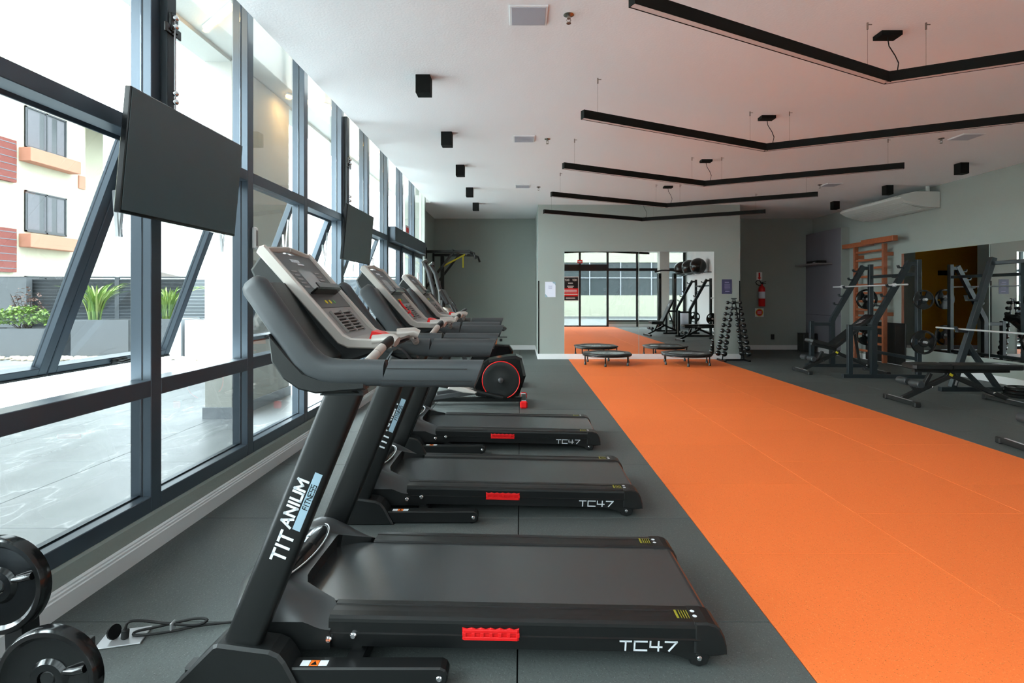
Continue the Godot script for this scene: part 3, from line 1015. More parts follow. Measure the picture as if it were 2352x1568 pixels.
func build_pendants() -> void:
	var y0 := 2.80
	var y1 := 2.872
	var names := ["black V-shaped pendant light, fifth counted from the mirrored pillar", "black V-shaped pendant light, fourth counted from the mirrored pillar", "black V-shaped pendant light, third counted from the mirrored pillar", "black V-shaped pendant light, second counted from the mirrored pillar", "black V-shaped pendant light hanging right at the mirrored pillar"]
	for i in 5:
		var zc: float = [3.83, 5.62, 7.42, 9.20, 10.86][i]
		var xc: float = [2.60, 2.55, 2.53, 2.49, 2.45][i]
		var p := thing("pendant_light", names[i], "lamp", v(xc, CEIL, zc), 0.0, "V-shaped pendant lights")
		for s in [-1, 1]:
			var a := Vector3(0, y0 - CEIL, 0)
			var e := Vector3(s * 2.02, y0 - CEIL, 1.02)
			var d := (e - a).normalized()
			var nrm := d.cross(Vector3.UP).normalized()
			var arm := MB.new()
			var hw := 0.026
			var end_a := a - d * 0.012
			for q in [[hw - 0.003, 0.006], [-hw + 0.003, 0.006]]:
				arm.bar(end_a + nrm * q[0] + Vector3(0, 0.036, 0), e + nrm * q[0] + Vector3(0, 0.036, 0), 0.006, 0.072, 0.001)
			arm.bar(end_a + Vector3(0, 0.069, 0), e + Vector3(0, 0.069, 0), 0.05, 0.006, 0.001)
			arm.bar(e - d * 0.004 + Vector3(0, 0.036, 0), e + Vector3(0, 0.036, 0), 0.052, 0.072, 0.0)
			part(p, "arm", arm, M.lamp_black)
			var df := MB.new()
			df.bar(a + Vector3(0, 0.006, 0), e - d * 0.006 + Vector3(0, 0.006, 0), 0.040, 0.008, 0.001)
			part(p, "diffuser", df, M.diffuser)
			for t in [0.1, 0.93]:
				var q: Vector3 = a.lerp(e, t) + Vector3(0, 0.07, 0)
				var w := MB.new()
				w.cyl(q, Vector3(q.x, 0.0, q.z), 0.0012, 5)
				w.cyl(Vector3(q.x, 0, q.z), Vector3(q.x, -0.045, q.z), 0.006, 8)
				w.bar(Vector3(q.x, -0.012, q.z), Vector3(q.x + 0.03, -0.012, q.z), 0.004, 0.004, 0.0)
				part(p, "hanging_wire", w, M.brass)
		var can := MB.new()
		can.box(Vector3(0.04, -0.016, -0.05), Vector3(0.15, 0.032, 0.10), 0.002)
		part(p, "canopy", can, M.lamp_black)
		var cord := MB.new()
		cord.tube([Vector3(0.04, -0.03, -0.05), Vector3(0.05, -0.09, -0.05), Vector3(0.09, -0.16, -0.045), Vector3(0.105, -0.22, -0.03), Vector3(0.085, -0.29, -0.015), Vector3(0.045, y1 - CEIL, 0.012)], 0.0035, 6)
		part(p, "cord", cord, M.lamp_black)


# ---------------------------------------------------------------- treadmills

func make_treadmill(label: String) -> Node3D:
	var t := thing("treadmill", label, "treadmill", Vector3.ZERO, 0.0, "treadmills facing the window wall")
	var tilt := Transform3D(Basis(Vector3.BACK, -0.020), Vector3(0, 0.0, 0))
	# floor frame
	for s in [-1, 1]:
		var b := MB.new()
		b.prism([Vector2(-1.10, 0.006), Vector2(-0.262, 0.006), Vector2(-0.245, 0.014), Vector2(-0.238, 0.032), Vector2(-0.238, 0.046), Vector2(-0.245, 0.062), Vector2(-0.262, 0.07), Vector2(-1.10, 0.07)], s * 0.41 - 0.03, s * 0.41 + 0.03, 0.005)
		part(t, "base_rail", b, M.steel_black)
		var w := MB.new()
		w.cyl(Vector3(-0.275, 0.022, s * 0.41 - 0.022), Vector3(-0.275, 0.022, s * 0.41 + 0.022), 0.022, 16, 0.003)
		part(t, "base_wheel", w, M.gloss)
		var bolt := MB.new()
		bolt.cyl(Vector3(-0.265, 0.038, s * 0.44), Vector3(-0.265, 0.038, s * 0.448), 0.010, 10, 0.003)
		for q in [[-0.66, 0.105], [-0.575, 0.118]]:
			bolt.cyl(Vector3(q[0], q[1], s * 0.33), Vector3(q[0], q[1], s * 0.352), 0.012, 10, 0.004)
		part(t, "bolt", bolt, M.chrome)
		var cover := MB.new()
		cover.prism([Vector2(-1.15, 0.0), Vector2(-1.00, 0.152), Vector2(-0.985, 0.157), Vector2(-0.815, 0.135), Vector2(-0.785, 0.122), Vector2(-0.765, 0.098), Vector2(-0.712, 0.0)], s * 0.405 - 0.052, s * 0.405 + 0.052, 0.009)
		part(t, "foot_cover", cover, M.black)
		# leaning upright
		var up := MB.new()
		up.sweep([Vector3(-0.935, 0.10, s * 0.41), Vector3(-0.575, 0.985, s * 0.41)], rr(0.058, 0.118, 0.018), Vector3.BACK)
		part(t, "upright", up, M.steel_black)
		var cap := MB.new()
		cap.prism([Vector2(-0.656, 0.962), Vector2(-0.512, 0.962), Vector2(-0.512, 0.972), Vector2(-0.527, 0.985), Vector2(-0.545, 1.015), Vector2(-0.565, 1.035), Vector2(-0.59, 1.042), Vector2(-0.615, 1.03), Vector2(-0.635, 1.0), Vector2(-0.652, 0.975)], s * 0.415 - 0.033, s * 0.415 + 0.033, 0.008)
		part(t, "upright_cap", cap, M.soft)
		# side rail of the deck
		var rail := MB.new()
		var prof := [[0.232, 0.164], [0.238, 0.170], [0.262, 0.170], [0.266, 0.167], [0.300, 0.167], [0.304, 0.170], [0.330, 0.168], [0.339, 0.160], [0.341, 0.150], [0.341, 0.116], [0.346, 0.113], [0.346, 0.110], [0.335, 0.107], [0.335, 0.064], [0.25, 0.064], [0.232, 0.09]]
		var rings := []
		for x in [-0.665, 0.62]:
			var ring := []
			for q in prof:
				ring.append(tilt * Vector3(x, q[1], s * q[0]))
			rings.append(ring)
		rail.loft(rings, false)
		part(t, "side_rail", rail, M.steel_black)
		var ec := MB.new()
		ec.prism([Vector2(0.60, 0.066), Vector2(0.60, 0.171), Vector2(0.645, 0.171), Vector2(0.672, 0.164), Vector2(0.690, 0.150), Vector2(0.704, 0.124), Vector2(0.712, 0.092), Vector2(0.714, 0.062), Vector2(0.66, 0.056)], s * 0.287 - 0.057, s * 0.287 + 0.057, 0.006, tilt)
		part(t, "end_cap", ec, M.black)
		var foot := MB.new()
		foot.prism([Vector2(0.47, 0.058), Vector2(0.655, 0.056), Vector2(0.658, 0.030), Vector2(0.648, 0.008), Vector2(0.620, 0.0), Vector2(0.592, 0.010), Vector2(0.585, 0.026)], s * 0.315 - 0.018, s * 0.315 + 0.018, 0.004)
		var ft := part(t, "rear_foot", foot, M.black)
		var fb := MB.new()
		fb.cyl(Vector3(0.62, 0.034, s * 0.333), Vector3(0.62, 0.034, s * 0.342), 0.009, 10, 0.003)
		part(ft, "bolt", fb, M.chrome)
		# caution print on the end of the rail
		var pr := MB.new()
		for j in 5:
			pr.box(tilt * Vector3(0.555 + 0.009 * j + (0.0 if j else -0.004), 0.1695, s * 0.287), Vector3(0.008 if j == 0 else 0.0025, 0.0012, 0.05))
		part(t, "caution_print", pr, M.olive)
		var dots := MB.new()
		for q in [0.27, 0.30]:
			dots.cyl(tilt * Vector3(0.612, 0.1695, s * q), tilt * Vector3(0.612, 0.1712, s * q), 0.008, 12)
		part(t, "caution_dot", dots, M.print)
		# handrail: upper bent part and grip
		var hr := MB.new()
		hr.sweep([Vector3(-0.440, 1.036, s * 0.44), Vector3(-0.585, 1.038, s * 0.44), Vector3(-0.63, 1.043, s * 0.44), Vector3(-0.67, 1.060, s * 0.44), Vector3(-0.705, 1.092, s * 0.44), Vector3(-0.77, 1.178, s * 0.435), Vector3(-0.868, 1.315, s * 0.43), Vector3(-0.878, 1.330, s * 0.428), Vector3(-0.885, 1.339, s * 0.425)], rr(0.07, 0.086, 0.03, 4), Vector3.BACK, true, [1, 1, 1, 1, 1, 1, 1, 0.88, 0.62])
		part(t, "handrail", hr, M.soft)
		var gp := MB.new()
		var gprof := rr(0.072, 0.088, 0.03, 4)
		var g0 := []
		var g1 := []
		for q in gprof:
			g0.append(Vector3(-0.436 + q.y * 0.35, 1.036 + q.y, s * 0.44 + q.x))
			g1.append(Vector3(-0.135 + q.y * 0.35, 1.034 + q.y, s * 0.44 + q.x))
		gp.loft([g0, g1], true)
		part(t, "grip", gp, M.soft)
		var gl := MB.new()
		gl.bar(Vector3(-0.43, 1.055, s * 0.4765), Vector3(-0.17, 1.053, s * 0.4765), 0.002, 0.003, 0.0)
		gl.bar(Vector3(-0.45, 1.016, s * 0.4765), Vector3(-0.155, 1.014, s * 0.4765), 0.002, 0.003, 0.0)
		part(t, "grip_line", gl, M.gasket)
		var uc := MB.new()
		uc.prism([Vector2(-0.812, 1.165), Vector2(-0.803, 1.075), Vector2(-0.765, 1.02), Vector2(-0.715, 0.985), Vector2(-0.66, 0.972), Vector2(-0.50, 0.985), Vector2(-0.50, 1.015), Vector2(-0.64, 1.018), Vector2(-0.70, 1.04), Vector2(-0.75, 1.095)], s * 0.44 - 0.028, s * 0.44 + 0.028, 0.006)
		part(t, "lower_cover", uc, M.black)
		# pulse handle between console and rail
		var ph := MB.new()
		ph.tube([Vector3(-0.475, 1.128, s * 0.205), Vector3(-0.49, 1.105, s * 0.29)], 0.017, 12)
		part(t, "pulse_grip", ph, M.gasket)
		var ps := MB.new()
		ps.tube([Vector3(-0.49, 1.105, s * 0.29), Vector3(-0.498, 1.088, s * 0.335)], 0.0165, 12)
		ps.tube([Vector3(-0.4985, 1.0865, s * 0.339), Vector3(-0.506, 1.066, s * 0.415)], 0.0165, 12)
		part(t, "pulse_sensor", ps, M.trim)
		var kn := MB.new()
		kn.tube([Vector3(-0.545, 1.117, s * 0.198), Vector3(-0.51, 1.122, s * 0.20), Vector3(-0.475, 1.127, s * 0.205), Vector3(-0.455, 1.117, s * 0.21)], 0.026, 12, 0.02)
		part(t, "console_shoulder", kn, M.trim)
	var cross := MB.new()
	for x in [-1.02, -0.56]:
		cross.box(Vector3(x, 0.04, 0), Vector3(0.06, 0.05, 0.78), 0.004)
	part(t, "cross_tube", cross, M.steel_black)
	var lift := MB.new()
	lift.prism([Vector2(-0.76, 0.07), Vector2(-0.80, 0.15), Vector2(-0.52, 0.15), Vector2(-0.55, 0.055)], -0.33, 0.33, 0.005)
	part(t, "lift_bracket", lift, M.steel_black)
	# running belt with its rounded end, and roller
	var belt := MB.new()
	var bp := [Vector2(-0.84, 0.135), Vector2(-0.84, 0.162)]
	for i in 9:
		var a := PI / 2 - PI * i / 8.0
		bp.append(Vector2(0.655 + cos(a) * 0.032, 0.130 + sin(a) * 0.032))
	belt.prism(bp, -0.231, 0.231, 0.0, tilt)
	part(t, "running_belt", belt, M.belt)
	var pan := MB.new()
	pan.box(tilt * Vector3(-0.08, 0.082, 0), Vector3(1.30, 0.03, 0.5), 0.003)
	part(t, "deck_board", pan, M.steel_black)
	# motor hood, U-shaped round the start of the belt
	var hood := MB.new()
	var nx := 18
	var nz := 28
	var grid := []
	for j in nz + 1:
		var row := []
		var z := lerpf(-0.346, 0.346, float(j) / nz)
		var az := absf(z)
		var back := lerpf(-0.800, -0.655, smoothstep(0.185, 0.265, az))
		var front := -1.065 + 0.07 * pow(az / 0.346, 3.0)
		for i in nx + 1:
			var s := float(i) / nx
			var x := lerpf(front, back, s)
			var top := 0.272 - 0.10 * smoothstep(0.25, 1.0, s) * smoothstep(0.15, 0.30, az) - 0.030 * smoothstep(0.4, 1.0, s) * (1.0 - smoothstep(0.15, 0.30, az))
			top -= 0.055 * (1.0 - smoothstep(0.0, 0.28, s))
			top -= 0.035 * pow(maxf(0.0, (az - 0.27) / 0.076), 2.0)
			if i == 0 or j == 0 or j == nz:
				top = 0.075 if i == 0 else minf(top, 0.165)
			row.append(Vector3(x, top, z))
		grid.append(row)
	for j in nz:
		for i in nx:
			hood.quad(grid[j][i], grid[j][i + 1], grid[j + 1][i + 1], grid[j + 1][i], Vector3(-0.2, 1, 0), 1)
	for e in [0, nz]:
		var skirt := MB.new()
		for i in nx:
			var a: Vector3 = grid[e][i]
			var c: Vector3 = grid[e][i + 1]
			skirt.quad(a, c, Vector3(c.x, 0.07, c.z), Vector3(a.x, 0.07, a.z), Vector3(0, 0, -1 if e == 0 else 1))
		part(t, "hood_skirt", skirt, M.black)
	var lipm := MB.new()
	for j in nz:
		var a: Vector3 = grid[j][nx]
		var c: Vector3 = grid[j + 1][nx]
		lipm.quad(a, c, Vector3(c.x - 0.02, 0.12, c.z), Vector3(a.x - 0.02, 0.12, a.z), Vector3(1, 0, 0))
	part(t, "motor_hood", hood, M.hood)
	part(t, "hood_lip", lipm, M.black)

	# glossy badge on the hood
	var badge := MB.new()
	badge.lathe([Vector2(0, 0.030), Vector2(0.3, 0.0285), Vector2(0.6, 0.023), Vector2(0.85, 0.012), Vector2(1.0, 0.0)], Transform3D(Basis.from_scale(Vector3(0.066, 1.0, 0.235)), Vector3(-0.89, 0.256, 0.0)), 40)
	var bd := part(t, "badge", badge, M.gloss)
	var ring := []
	for i in 41:
		var a := TAU * i / 40
		ring.append(Vector3(-0.89 + cos(a) * 0.070, 0.264 - 0.004 * absf(cos(a)) - 0.006 * pow(absf(sin(a)), 4.0), sin(a) * 0.24))
	var ro := MB.new()
	ro.tube(ring, 0.003, 6)
	part(bd, "badge_outline", ro, M.satin)
	var bt := MB.new()
	strokes(bt, "TITANIUM", Vector3(-0.88, 0.2865, 0.10), Vector3(0, 0, -1), Vector3(-1, -0.1, 0).normalized(), 0.024, 0.9, 0.2, 0.25)
	part(bd, "badge_lettering", bt, M.print)
	# printed name on the upright that faces out, and the type on the deck side
	var dir := Vector3(0.36, 0.885, 0).normalized()
	var left := Vector3(-0.885, 0.36, 0).normalized()
	var base := Vector3(-0.935, 0.10, 0.4395) + dir * 0.352
	var nm := MB.new()
	var x1 := strokes(nm, "TIT", base - left * 0.028, dir, left, 0.042, 0.98, 0.2, 0.28)
	strokes(nm, "ANIUM", base - left * 0.006 + dir * (x1 + 0.006), dir, left, 0.034, 1.0, 0.22, 0.30)
	part(t, "name_lettering", nm, M.print)
	var fb2 := MB.new()
	fb2.box(base + dir * (x1 + 0.106) - left * 0.028, Vector3(0.20, 0.026, 0.0012), 0.0, Basis(dir, left, Vector3.BACK))
	var lab := part(t, "name_label", fb2, M.print_blue)
	var ftx := MB.new()
	strokes(ftx, "FITNESS", base + dir * (x1 + 0.080) - left * 0.037 + Vector3(0, 0, 0.0008), dir, left, 0.017, 0.80, 0.13, 0.24)
	part(lab, "label_lettering", ftx, M.gloss)
	var tc := MB.new()
	strokes(tc, "TC47", Vector3(0.345, 0.0625, 0.3352), Vector3(1, -0.02, 0), Vector3(0.06, 1, 0), 0.030, 1.55, 0.19, 0.42)
	part(t, "type_lettering", tc, M.print)
	# red grip insert in the deck side
	var red := MB.new()
	var wave := []
	for i in 25:
		wave.append(Vector2(-0.20 + 0.196 * i / 24.0, 0.1445 + 0.0025 * cos(TAU * i / 4.0) - 0.0042 * i / 24.0))
	for i in 25:
		wave.append(Vector2(-0.004 - 0.196 * i / 24.0, 0.1075 - 0.0025 * cos(TAU * i / 4.0) - 0.0042 * (24 - i) / 24.0))
	red.prism(wave, 0.339, 0.346, 0.002)
	var rg := part(t, "red_insert", red, M.red, Vector3(0, -0.002, 0))
	var ribs := MB.new()
	for q in [0.1385, 0.1135]:
		ribs.bar(Vector3(-0.196, q, 0.349), Vector3(-0.008, q - 0.0042, 0.349), 0.007, 0.012, 0.002)
	for i in 7:
		ribs.box(Vector3(-0.192 + 0.0305 * i, 0.1262 - 0.0006 * i, 0.349), Vector3(0.013, 0.016, 0.007), 0.002)
	part(rg, "grip_rib", ribs, M.red)
	# warning label on the floor rail
	for q in [[-0.712, M.print], [-0.682, M.orange_print], [-0.652, M.print]]:
		var wl := MB.new()
		wl.box(Vector3(q[0], 0.0705, 0.415), Vector3(0.028, 0.0012, 0.026))
		part(t, "warning_label", wl, q[1])
	var wt := MB.new()
	wt.prism([Vector2(-0.692, -0.424), Vector2(-0.672, -0.424), Vector2(-0.682, -0.406)], 0.0712, 0.0716, 0.0, Transform3D(Basis(Vector3.RIGHT, Vector3(0, 0, -1), Vector3.UP), Vector3.ZERO))
	part(t, "warning_sign", wt, M.gloss)
	# console
	var A := Vector3(-0.948, 1.46, 0)
	var B := Vector3(-0.665, 1.13, 0)
	var dn := (B - A).normalized()
	var nr := Vector3(-dn.y, dn.x, 0)
	var shell := MB.new()
	shell.prism([Vector2(-0.957, 1.452), Vector2(-1.003, 1.385), Vector2(-0.985, 1.345), Vector2(-0.93, 1.275), Vector2(-0.80, 1.12), Vector2(-0.70, 1.05), Vector2(-0.62, 1.045), Vector2(-0.52, 1.08), Vector2(-0.485, 1.098), Vector2(-0.62, 1.108), Vector2(-0.675, 1.125)], -0.205, 0.205, 0.01)
	part(t, "console_shell", shell, M.black)
	var bk := MB.new()
	bk.prism([Vector2(-0.885, 1.325), Vector2(-0.865, 1.335), Vector2(-0.72, 1.13), Vector2(-0.66, 1.07), Vector2(-0.68, 1.045), Vector2(-0.745, 1.09)], -0.41, 0.41, 0.008)
	part(t, "back_bridge", bk, M.black)
	for s in [-1, 1]:
		var tr := MB.new()
		tr.prism([Vector2(-0.962, 1.470), Vector2(-0.942, 1.476), Vector2(-0.650, 1.145), Vector2(-0.625, 1.132), Vector2(-0.50, 1.126), Vector2(-0.475, 1.115), Vector2(-0.475, 1.095), Vector2(-0.50, 1.092), Vector2(-0.635, 1.096), Vector2(-0.672, 1.112), Vector2(-0.972, 1.448)], s * 0.211 - 0.011, s * 0.211 + 0.011, 0.005)
		part(t, "console_trim", tr, M.trim)
	var tt := MB.new()
	tt.bar(A + Vector3(-0.004, -0.002, -0.205), A + Vector3(-0.004, 0.016, 0), 0.026, 0.024, 0.005)
	tt.bar(A + Vector3(-0.004, -0.002, 0.205), A + Vector3(-0.004, 0.016, 0), 0.026, 0.024, 0.005)
	part(t, "console_brow", tt, M.trim)
	var q1 := Basis(dn, nr, Vector3.BACK)
	q1 = Basis(dn, nr, dn.cross(nr))
	var pn := MB.new()
	pn.box(A + dn * 0.150 + nr * -0.002, Vector3(0.285, 0.012, 0.40), 0.003, q1)
	var panel := part(t, "display_panel", pn, M.panel)
	var sc := MB.new()
	sc.box(A + dn * 0.145 + nr * 0.0045, Vector3(0.098, 0.003, 0.135), 0.001, q1)
	part(panel, "screen", sc, M.screen)
	var keys := MB.new()
	for i in 5:
		for s in [-1, 1]:
			keys.box(A + dn * (0.105 + 0.02 * i) + nr * 0.0045 + Vector3(0, 0, s * 0.115), Vector3(0.007, 0.002, 0.05), 0.0, q1)
	part(panel, "key", keys, M.panel_light)
	var lt := MB.new()
	strokes(lt, "TITANIUM", A + dn * 0.052 + nr * 0.0048 + Vector3(0, 0, 0.055), Vector3(0, 0, -1), -dn, 0.013, 0.85, 0.2, 0.25)
	lt.box(A + dn * 0.062 + nr * 0.0045 - Vector3(0, 0, 0.02), Vector3(0.008, 0.002, 0.06), 0.0, q1)
	part(panel, "lettering", lt, M.print)
	var tray := MB.new()
	tray.box(A + dn * 0.218 + nr * 0.020, Vector3(0.008, 0.040, 0.27), 0.003, q1)
	tray.box(A + dn * 0.206 + nr * 0.041, Vector3(0.026, 0.005, 0.24), 0.002, q1)
	part(t, "tablet_ledge", tray, M.gloss)
	for i in 3:
		var bt2 := MB.new()
		bt2.cyl(A + dn * 0.262 + nr * 0.0035 + Vector3(0, 0, 0.05 - 0.045 * i), A + dn * 0.262 + nr * 0.006 + Vector3(0, 0, 0.05 - 0.045 * i), 0.010, 12, 0.001)
		part(panel, "button", bt2, M.green if i == 2 else M.yellow)
	var lp := MB.new()
	var lpath := [A + dn * 0.293, A + dn * 0.40, Vector3(-0.672, 1.142, 0), Vector3(-0.645, 1.124, 0), Vector3(-0.60, 1.115, 0), Vector3(-0.49, 1.113, 0)]
	lp.sweep(lpath, [Vector2(-0.20, -0.006), Vector2(0.20, -0.006), Vector2(0.20, 0.004), Vector2(-0.20, 0.004)], Vector3.BACK, false)
	var low := part(t, "lower_panel", lp, M.panel_light)
	var gw := MB.new()
	gw.box(A + dn * 0.368 + nr * 0.004, Vector3(0.105, 0.004, 0.22), 0.001, q1)
	part(low, "fan_opening", gw, M.gasket)
	for i in 7:
		var sl := MB.new()
		sl.box(A + dn * (0.322 + 0.0153 * i) + nr * 0.009, Vector3(0.005, 0.008, 0.22), 0.001, q1)
		part(low, "fan_slat", sl, M.panel_light)
	var rim := MB.new()
	for s in [-1, 0, 1]:
		rim.box(A + dn * 0.368 + nr * 0.009 + Vector3(0, 0, s * 0.11), Vector3(0.11, 0.01, 0.006), 0.001, q1)
	part(low, "fan_rim", rim, M.panel_light)
	var key := MB.new()
	key.prism([Vector2(-0.585, 1.119), Vector2(-0.575, 1.152), Vector2(-0.545, 1.146), Vector2(-0.515, 1.132), Vector2(-0.49, 1.120)], 0.03, 0.12, 0.003)
	part(t, "safety_key", key, M.red)
	var yl := MB.new()
	yl.box(Vector3(-0.575, 1.1185, 0.13), Vector3(0.07, 0.0012, 0.05))
	part(t, "key_label", yl, M.orange_print)
	return t


func build_treadmills() -> void:
	var t := make_treadmill("black treadmill with a power cord running to the floor socket")
	t.position = v(0, 0, 2.205)
	var t2 := copy(t, "black treadmill between two others, with red cord on its console", "treadmill")
	t2.position = v(0, 0, 3.49)
	var c := MB.new()
	c.tube([Vector3(-0.76, 1.262, 0.10), Vector3(-0.735, 1.232, 0.12), Vector3(-0.71, 1.20, 0.105), Vector3(-0.69, 1.178, 0.09), Vector3(-0.672, 1.158, 0.10)], 0.006, 7)
	c.tube([Vector3(-0.70, 1.195, 0.07), Vector3(-0.69, 1.178, 0.09), Vector3(-0.70, 1.185, 0.12)], 0.006, 7)
	part(t2, "red_cord", c, M.red)
	var t3 := copy(t, "black treadmill standing next to the elliptical trainer", "treadmill")
	t3.position = v(-0.045, 0, 4.84)


func build_televisions() -> void:
	for i in 2:
		var zc: float = [2.875, 5.88][i]
		var tv := thing("television", ["wall television with dark screen at the big open window", "wall television with dark screen between the second and third treadmill"][i], "television", v(-1.753, 1.94, zc), 0.0, "televisions on the window mullions")
		var turn := Basis(Vector3.BACK, -0.09)
		var b := MB.new()
		b.box(turn * Vector3(-0.012, 0, 0), Vector3(0.03, 0.565, 0.965), 0.004, turn)
		b.box(turn * Vector3(-0.04, -0.05, 0), Vector3(0.035, 0.36, 0.6), 0.01, turn)
		part(tv, "casing", b, M.gloss)
		var s := MB.new()
		s.box(turn * Vector3(0.004, 0.004, 0), Vector3(0.003, 0.545, 0.95), 0.001, turn)
		part(tv, "screen", s, M.tv)
		var ar := MB.new()
		ar.bar(Vector3(-0.10, -0.02, -0.0), Vector3(-0.055, -0.02, 0), 0.2, 0.2, 0.003)
		part(tv, "mount_plate", ar, M.steel_black)
		# the support post that runs up the mullion, with its cable
		var mz: float = [2.82, 5.775][i]
		var p := thing("television_post", ["black steel post with cable above the big television", "black steel post with cable above the small far television"][i], "post", v(-1.878, 1.82, mz + 0.06), 0.0, "steel posts of the televisions")
		var q := MB.new()
		q.box(Vector3(0, 0.70, 0), Vector3(0.04, 1.40, 0.075), 0.003)
		part(p, "post", q, M.post)
		var br := MB.new()
		br.box(Vector3(0.024, 0.88, 0), Vector3(0.012, 0.05, 0.13), 0.003)
		br.box(Vector3(0.028, 0.92, 0), Vector3(0.018, 0.10, 0.06), 0.004)
		part(p, "bracket", br, M.gloss)
		var ca := MB.new()
		ca.cyl(Vector3(0.038, 0.45, 0.005), Vector3(0.038, 0.95, 0.005), 0.004, 8)
		part(p, "cable", ca, M.satin)
		for y in [0.50, 0.545, 0.90, 0.945]:
			var ba := MB.new()
			ba.ball(Vector3(0.042, y, 0.005), Vector3.ONE * 0.017, 12)
			part(p, "cable_clamp", ba, M.chrome)


# ---------------------------------------------------------------- strength area

func rack_mesh_parts(r: Node3D) -> void:
	for s in [-1, 1]:
		var z: float = s * 0.665
		var p := MB.new()
		p.box(Vector3(0.52, 0.03, z), Vector3(1.26, 0.06, 0.07), 0.004)
		part(r, "base_rail", p, M.rack)
		var f := MB.new()
		f.box(Vector3(0, 0.45, z), Vector3(0.07, 0.78, 0.07), 0.004)
		part(r, "front_post", f, M.rack)
		var tie := MB.new()
		tie.box(Vector3(0.18, 0.785, z), Vector3(0.30, 0.06, 0.06), 0.004)
		part(r, "front_tie", tie, M.rack)
		var m := MB.new()
		m.sweep([Vector3(0.36, 0.06, z), Vector3(0.36, 0.84, z), Vector3(0.375, 0.89, z), Vector3(0.885, 1.80, z), Vector3(0.905, 1.835, z)], [Vector2(-0.035, -0.04), Vector2(0.035, -0.04), Vector2(0.035, 0.04), Vector2(-0.035, 0.04)], Vector3.BACK, false)
		part(r, "leaning_post", m, M.rack)
		var b := MB.new()
		b.box(Vector3(1.03, 0.965, z), Vector3(0.07, 1.81, 0.07), 0.004)
		b.box(Vector3(0.955, 1.80, z), Vector3(0.13, 0.06, 0.06), 0.004)
		part(r, "rear_post", b, M.rack)
		for i in 5:
			var t := 0.25 + 0.165 * i
			var q := Vector3(0.375, 0.89, z).lerp(Vector3(0.885, 1.80, z), t) + Vector3(-0.035, 0.02, 0)
			var h := MB.new()
			h.bar(q + Vector3(0.01, 0, 0), q + Vector3(-0.07, 0.004, 0), 0.05, 0.022, 0.003)
			h.bar(q + Vector3(-0.062, 0.0, 0), q + Vector3(-0.08, 0.042, 0), 0.05, 0.022, 0.003)
			part(r, "bar_hook", h, M.rack)
		for y in [1.24, 0.58]:
			var peg := MB.new()
			peg.cyl(Vector3(1.03, y, z + s * 0.03), Vector3(1.03, y, z + s * 0.20), 0.021, 12, 0.003)
			part(r, "plate_peg", peg, M.satin)
		for y in [1.50, 1.58]:
			var hole := MB.new()
			hole.cyl(Vector3(1.03, y, z + s * 0.034), Vector3(1.03, y, z + s * 0.037), 0.010, 10)
			part(r, "pin_hole", hole, M.gasket)
	for q in [[1.64, 0.05], [0.30, 0.05]]:
		var c := MB.new()
		c.box(Vector3(1.03, q[0], 0), Vector3(q[1], q[1], 1.26), 0.004)
		part(r, "cross_bar", c, M.rack)


func plate_mesh(rad: float, thick := 0.04) -> Array:
	# rim and web with three hand slots, hub
	var b := MB.new()
	var h := thick / 2
	b.lathe([Vector2(rad * 0.86, -h), Vector2(rad * 0.97, -h), Vector2(rad, -h * 0.6), Vector2(rad, h * 0.6), Vector2(rad * 0.97, h), Vector2(rad * 0.86, h), Vector2(rad * 0.83, h * 0.6), Vector2(rad * 0.83, -h * 0.6), Vector2(rad * 0.86, -h)], Transform3D.IDENTITY, 40)
	b.lathe([Vector2(0.028, -h * 0.9), Vector2(rad * 0.36, -h * 0.9), Vector2(rad * 0.42, -h * 0.5), Vector2(rad * 0.42, h * 0.5), Vector2(rad * 0.36, h * 0.9), Vector2(0.028, h * 0.9), Vector2(0.028, -h * 0.9)], Transform3D.IDENTITY, 28)
	for k in 3:
		var pts := []
		var a0 := TAU * k / 3 - 0.62
		for i in 9:
			var a := a0 + 1.24 * i / 8.0
			pts.append(Vector2(cos(a), sin(a)) * rad * 0.845)
		for i in 9:
			var a := a0 + 1.24 * (8 - i) / 8.0
			pts.append(Vector2(cos(a), sin(a)) * rad * 0.40)
		b.prism(pts, -h * 0.55, h * 0.55, 0.002, Transform3D(Basis(Vector3.RIGHT, Vector3(0, 0, -1), Vector3.UP), Vector3.ZERO))
	var s := MB.new()
	s.lathe([Vector2(0.026, -h), Vector2(0.034, -h), Vector2(0.034, h), Vector2(0.026, h), Vector2(0.026, -h)], Transform3D.IDENTITY, 16)
	return [b.done(), s.done()]


func weight_plate(meshes: Array, at: Vector3, axis: Vector3, label: String, group: String, roll := 0.0) -> Node3D:
	var y := axis.normalized()
	var x := y.cross(Vector3.UP if absf(y.y) < 0.9 else Vector3.RIGHT).normalized()
	var o := thing("weight_plate", label, "weight plate", at, 0.0, group)
	o.basis = Basis(x, y, x.cross(y)) * Basis(Vector3.UP, roll)
	part(o, "disc", meshes[0], M.iron)
	part(o, "sleeve", meshes[1], M.rack)
	return o


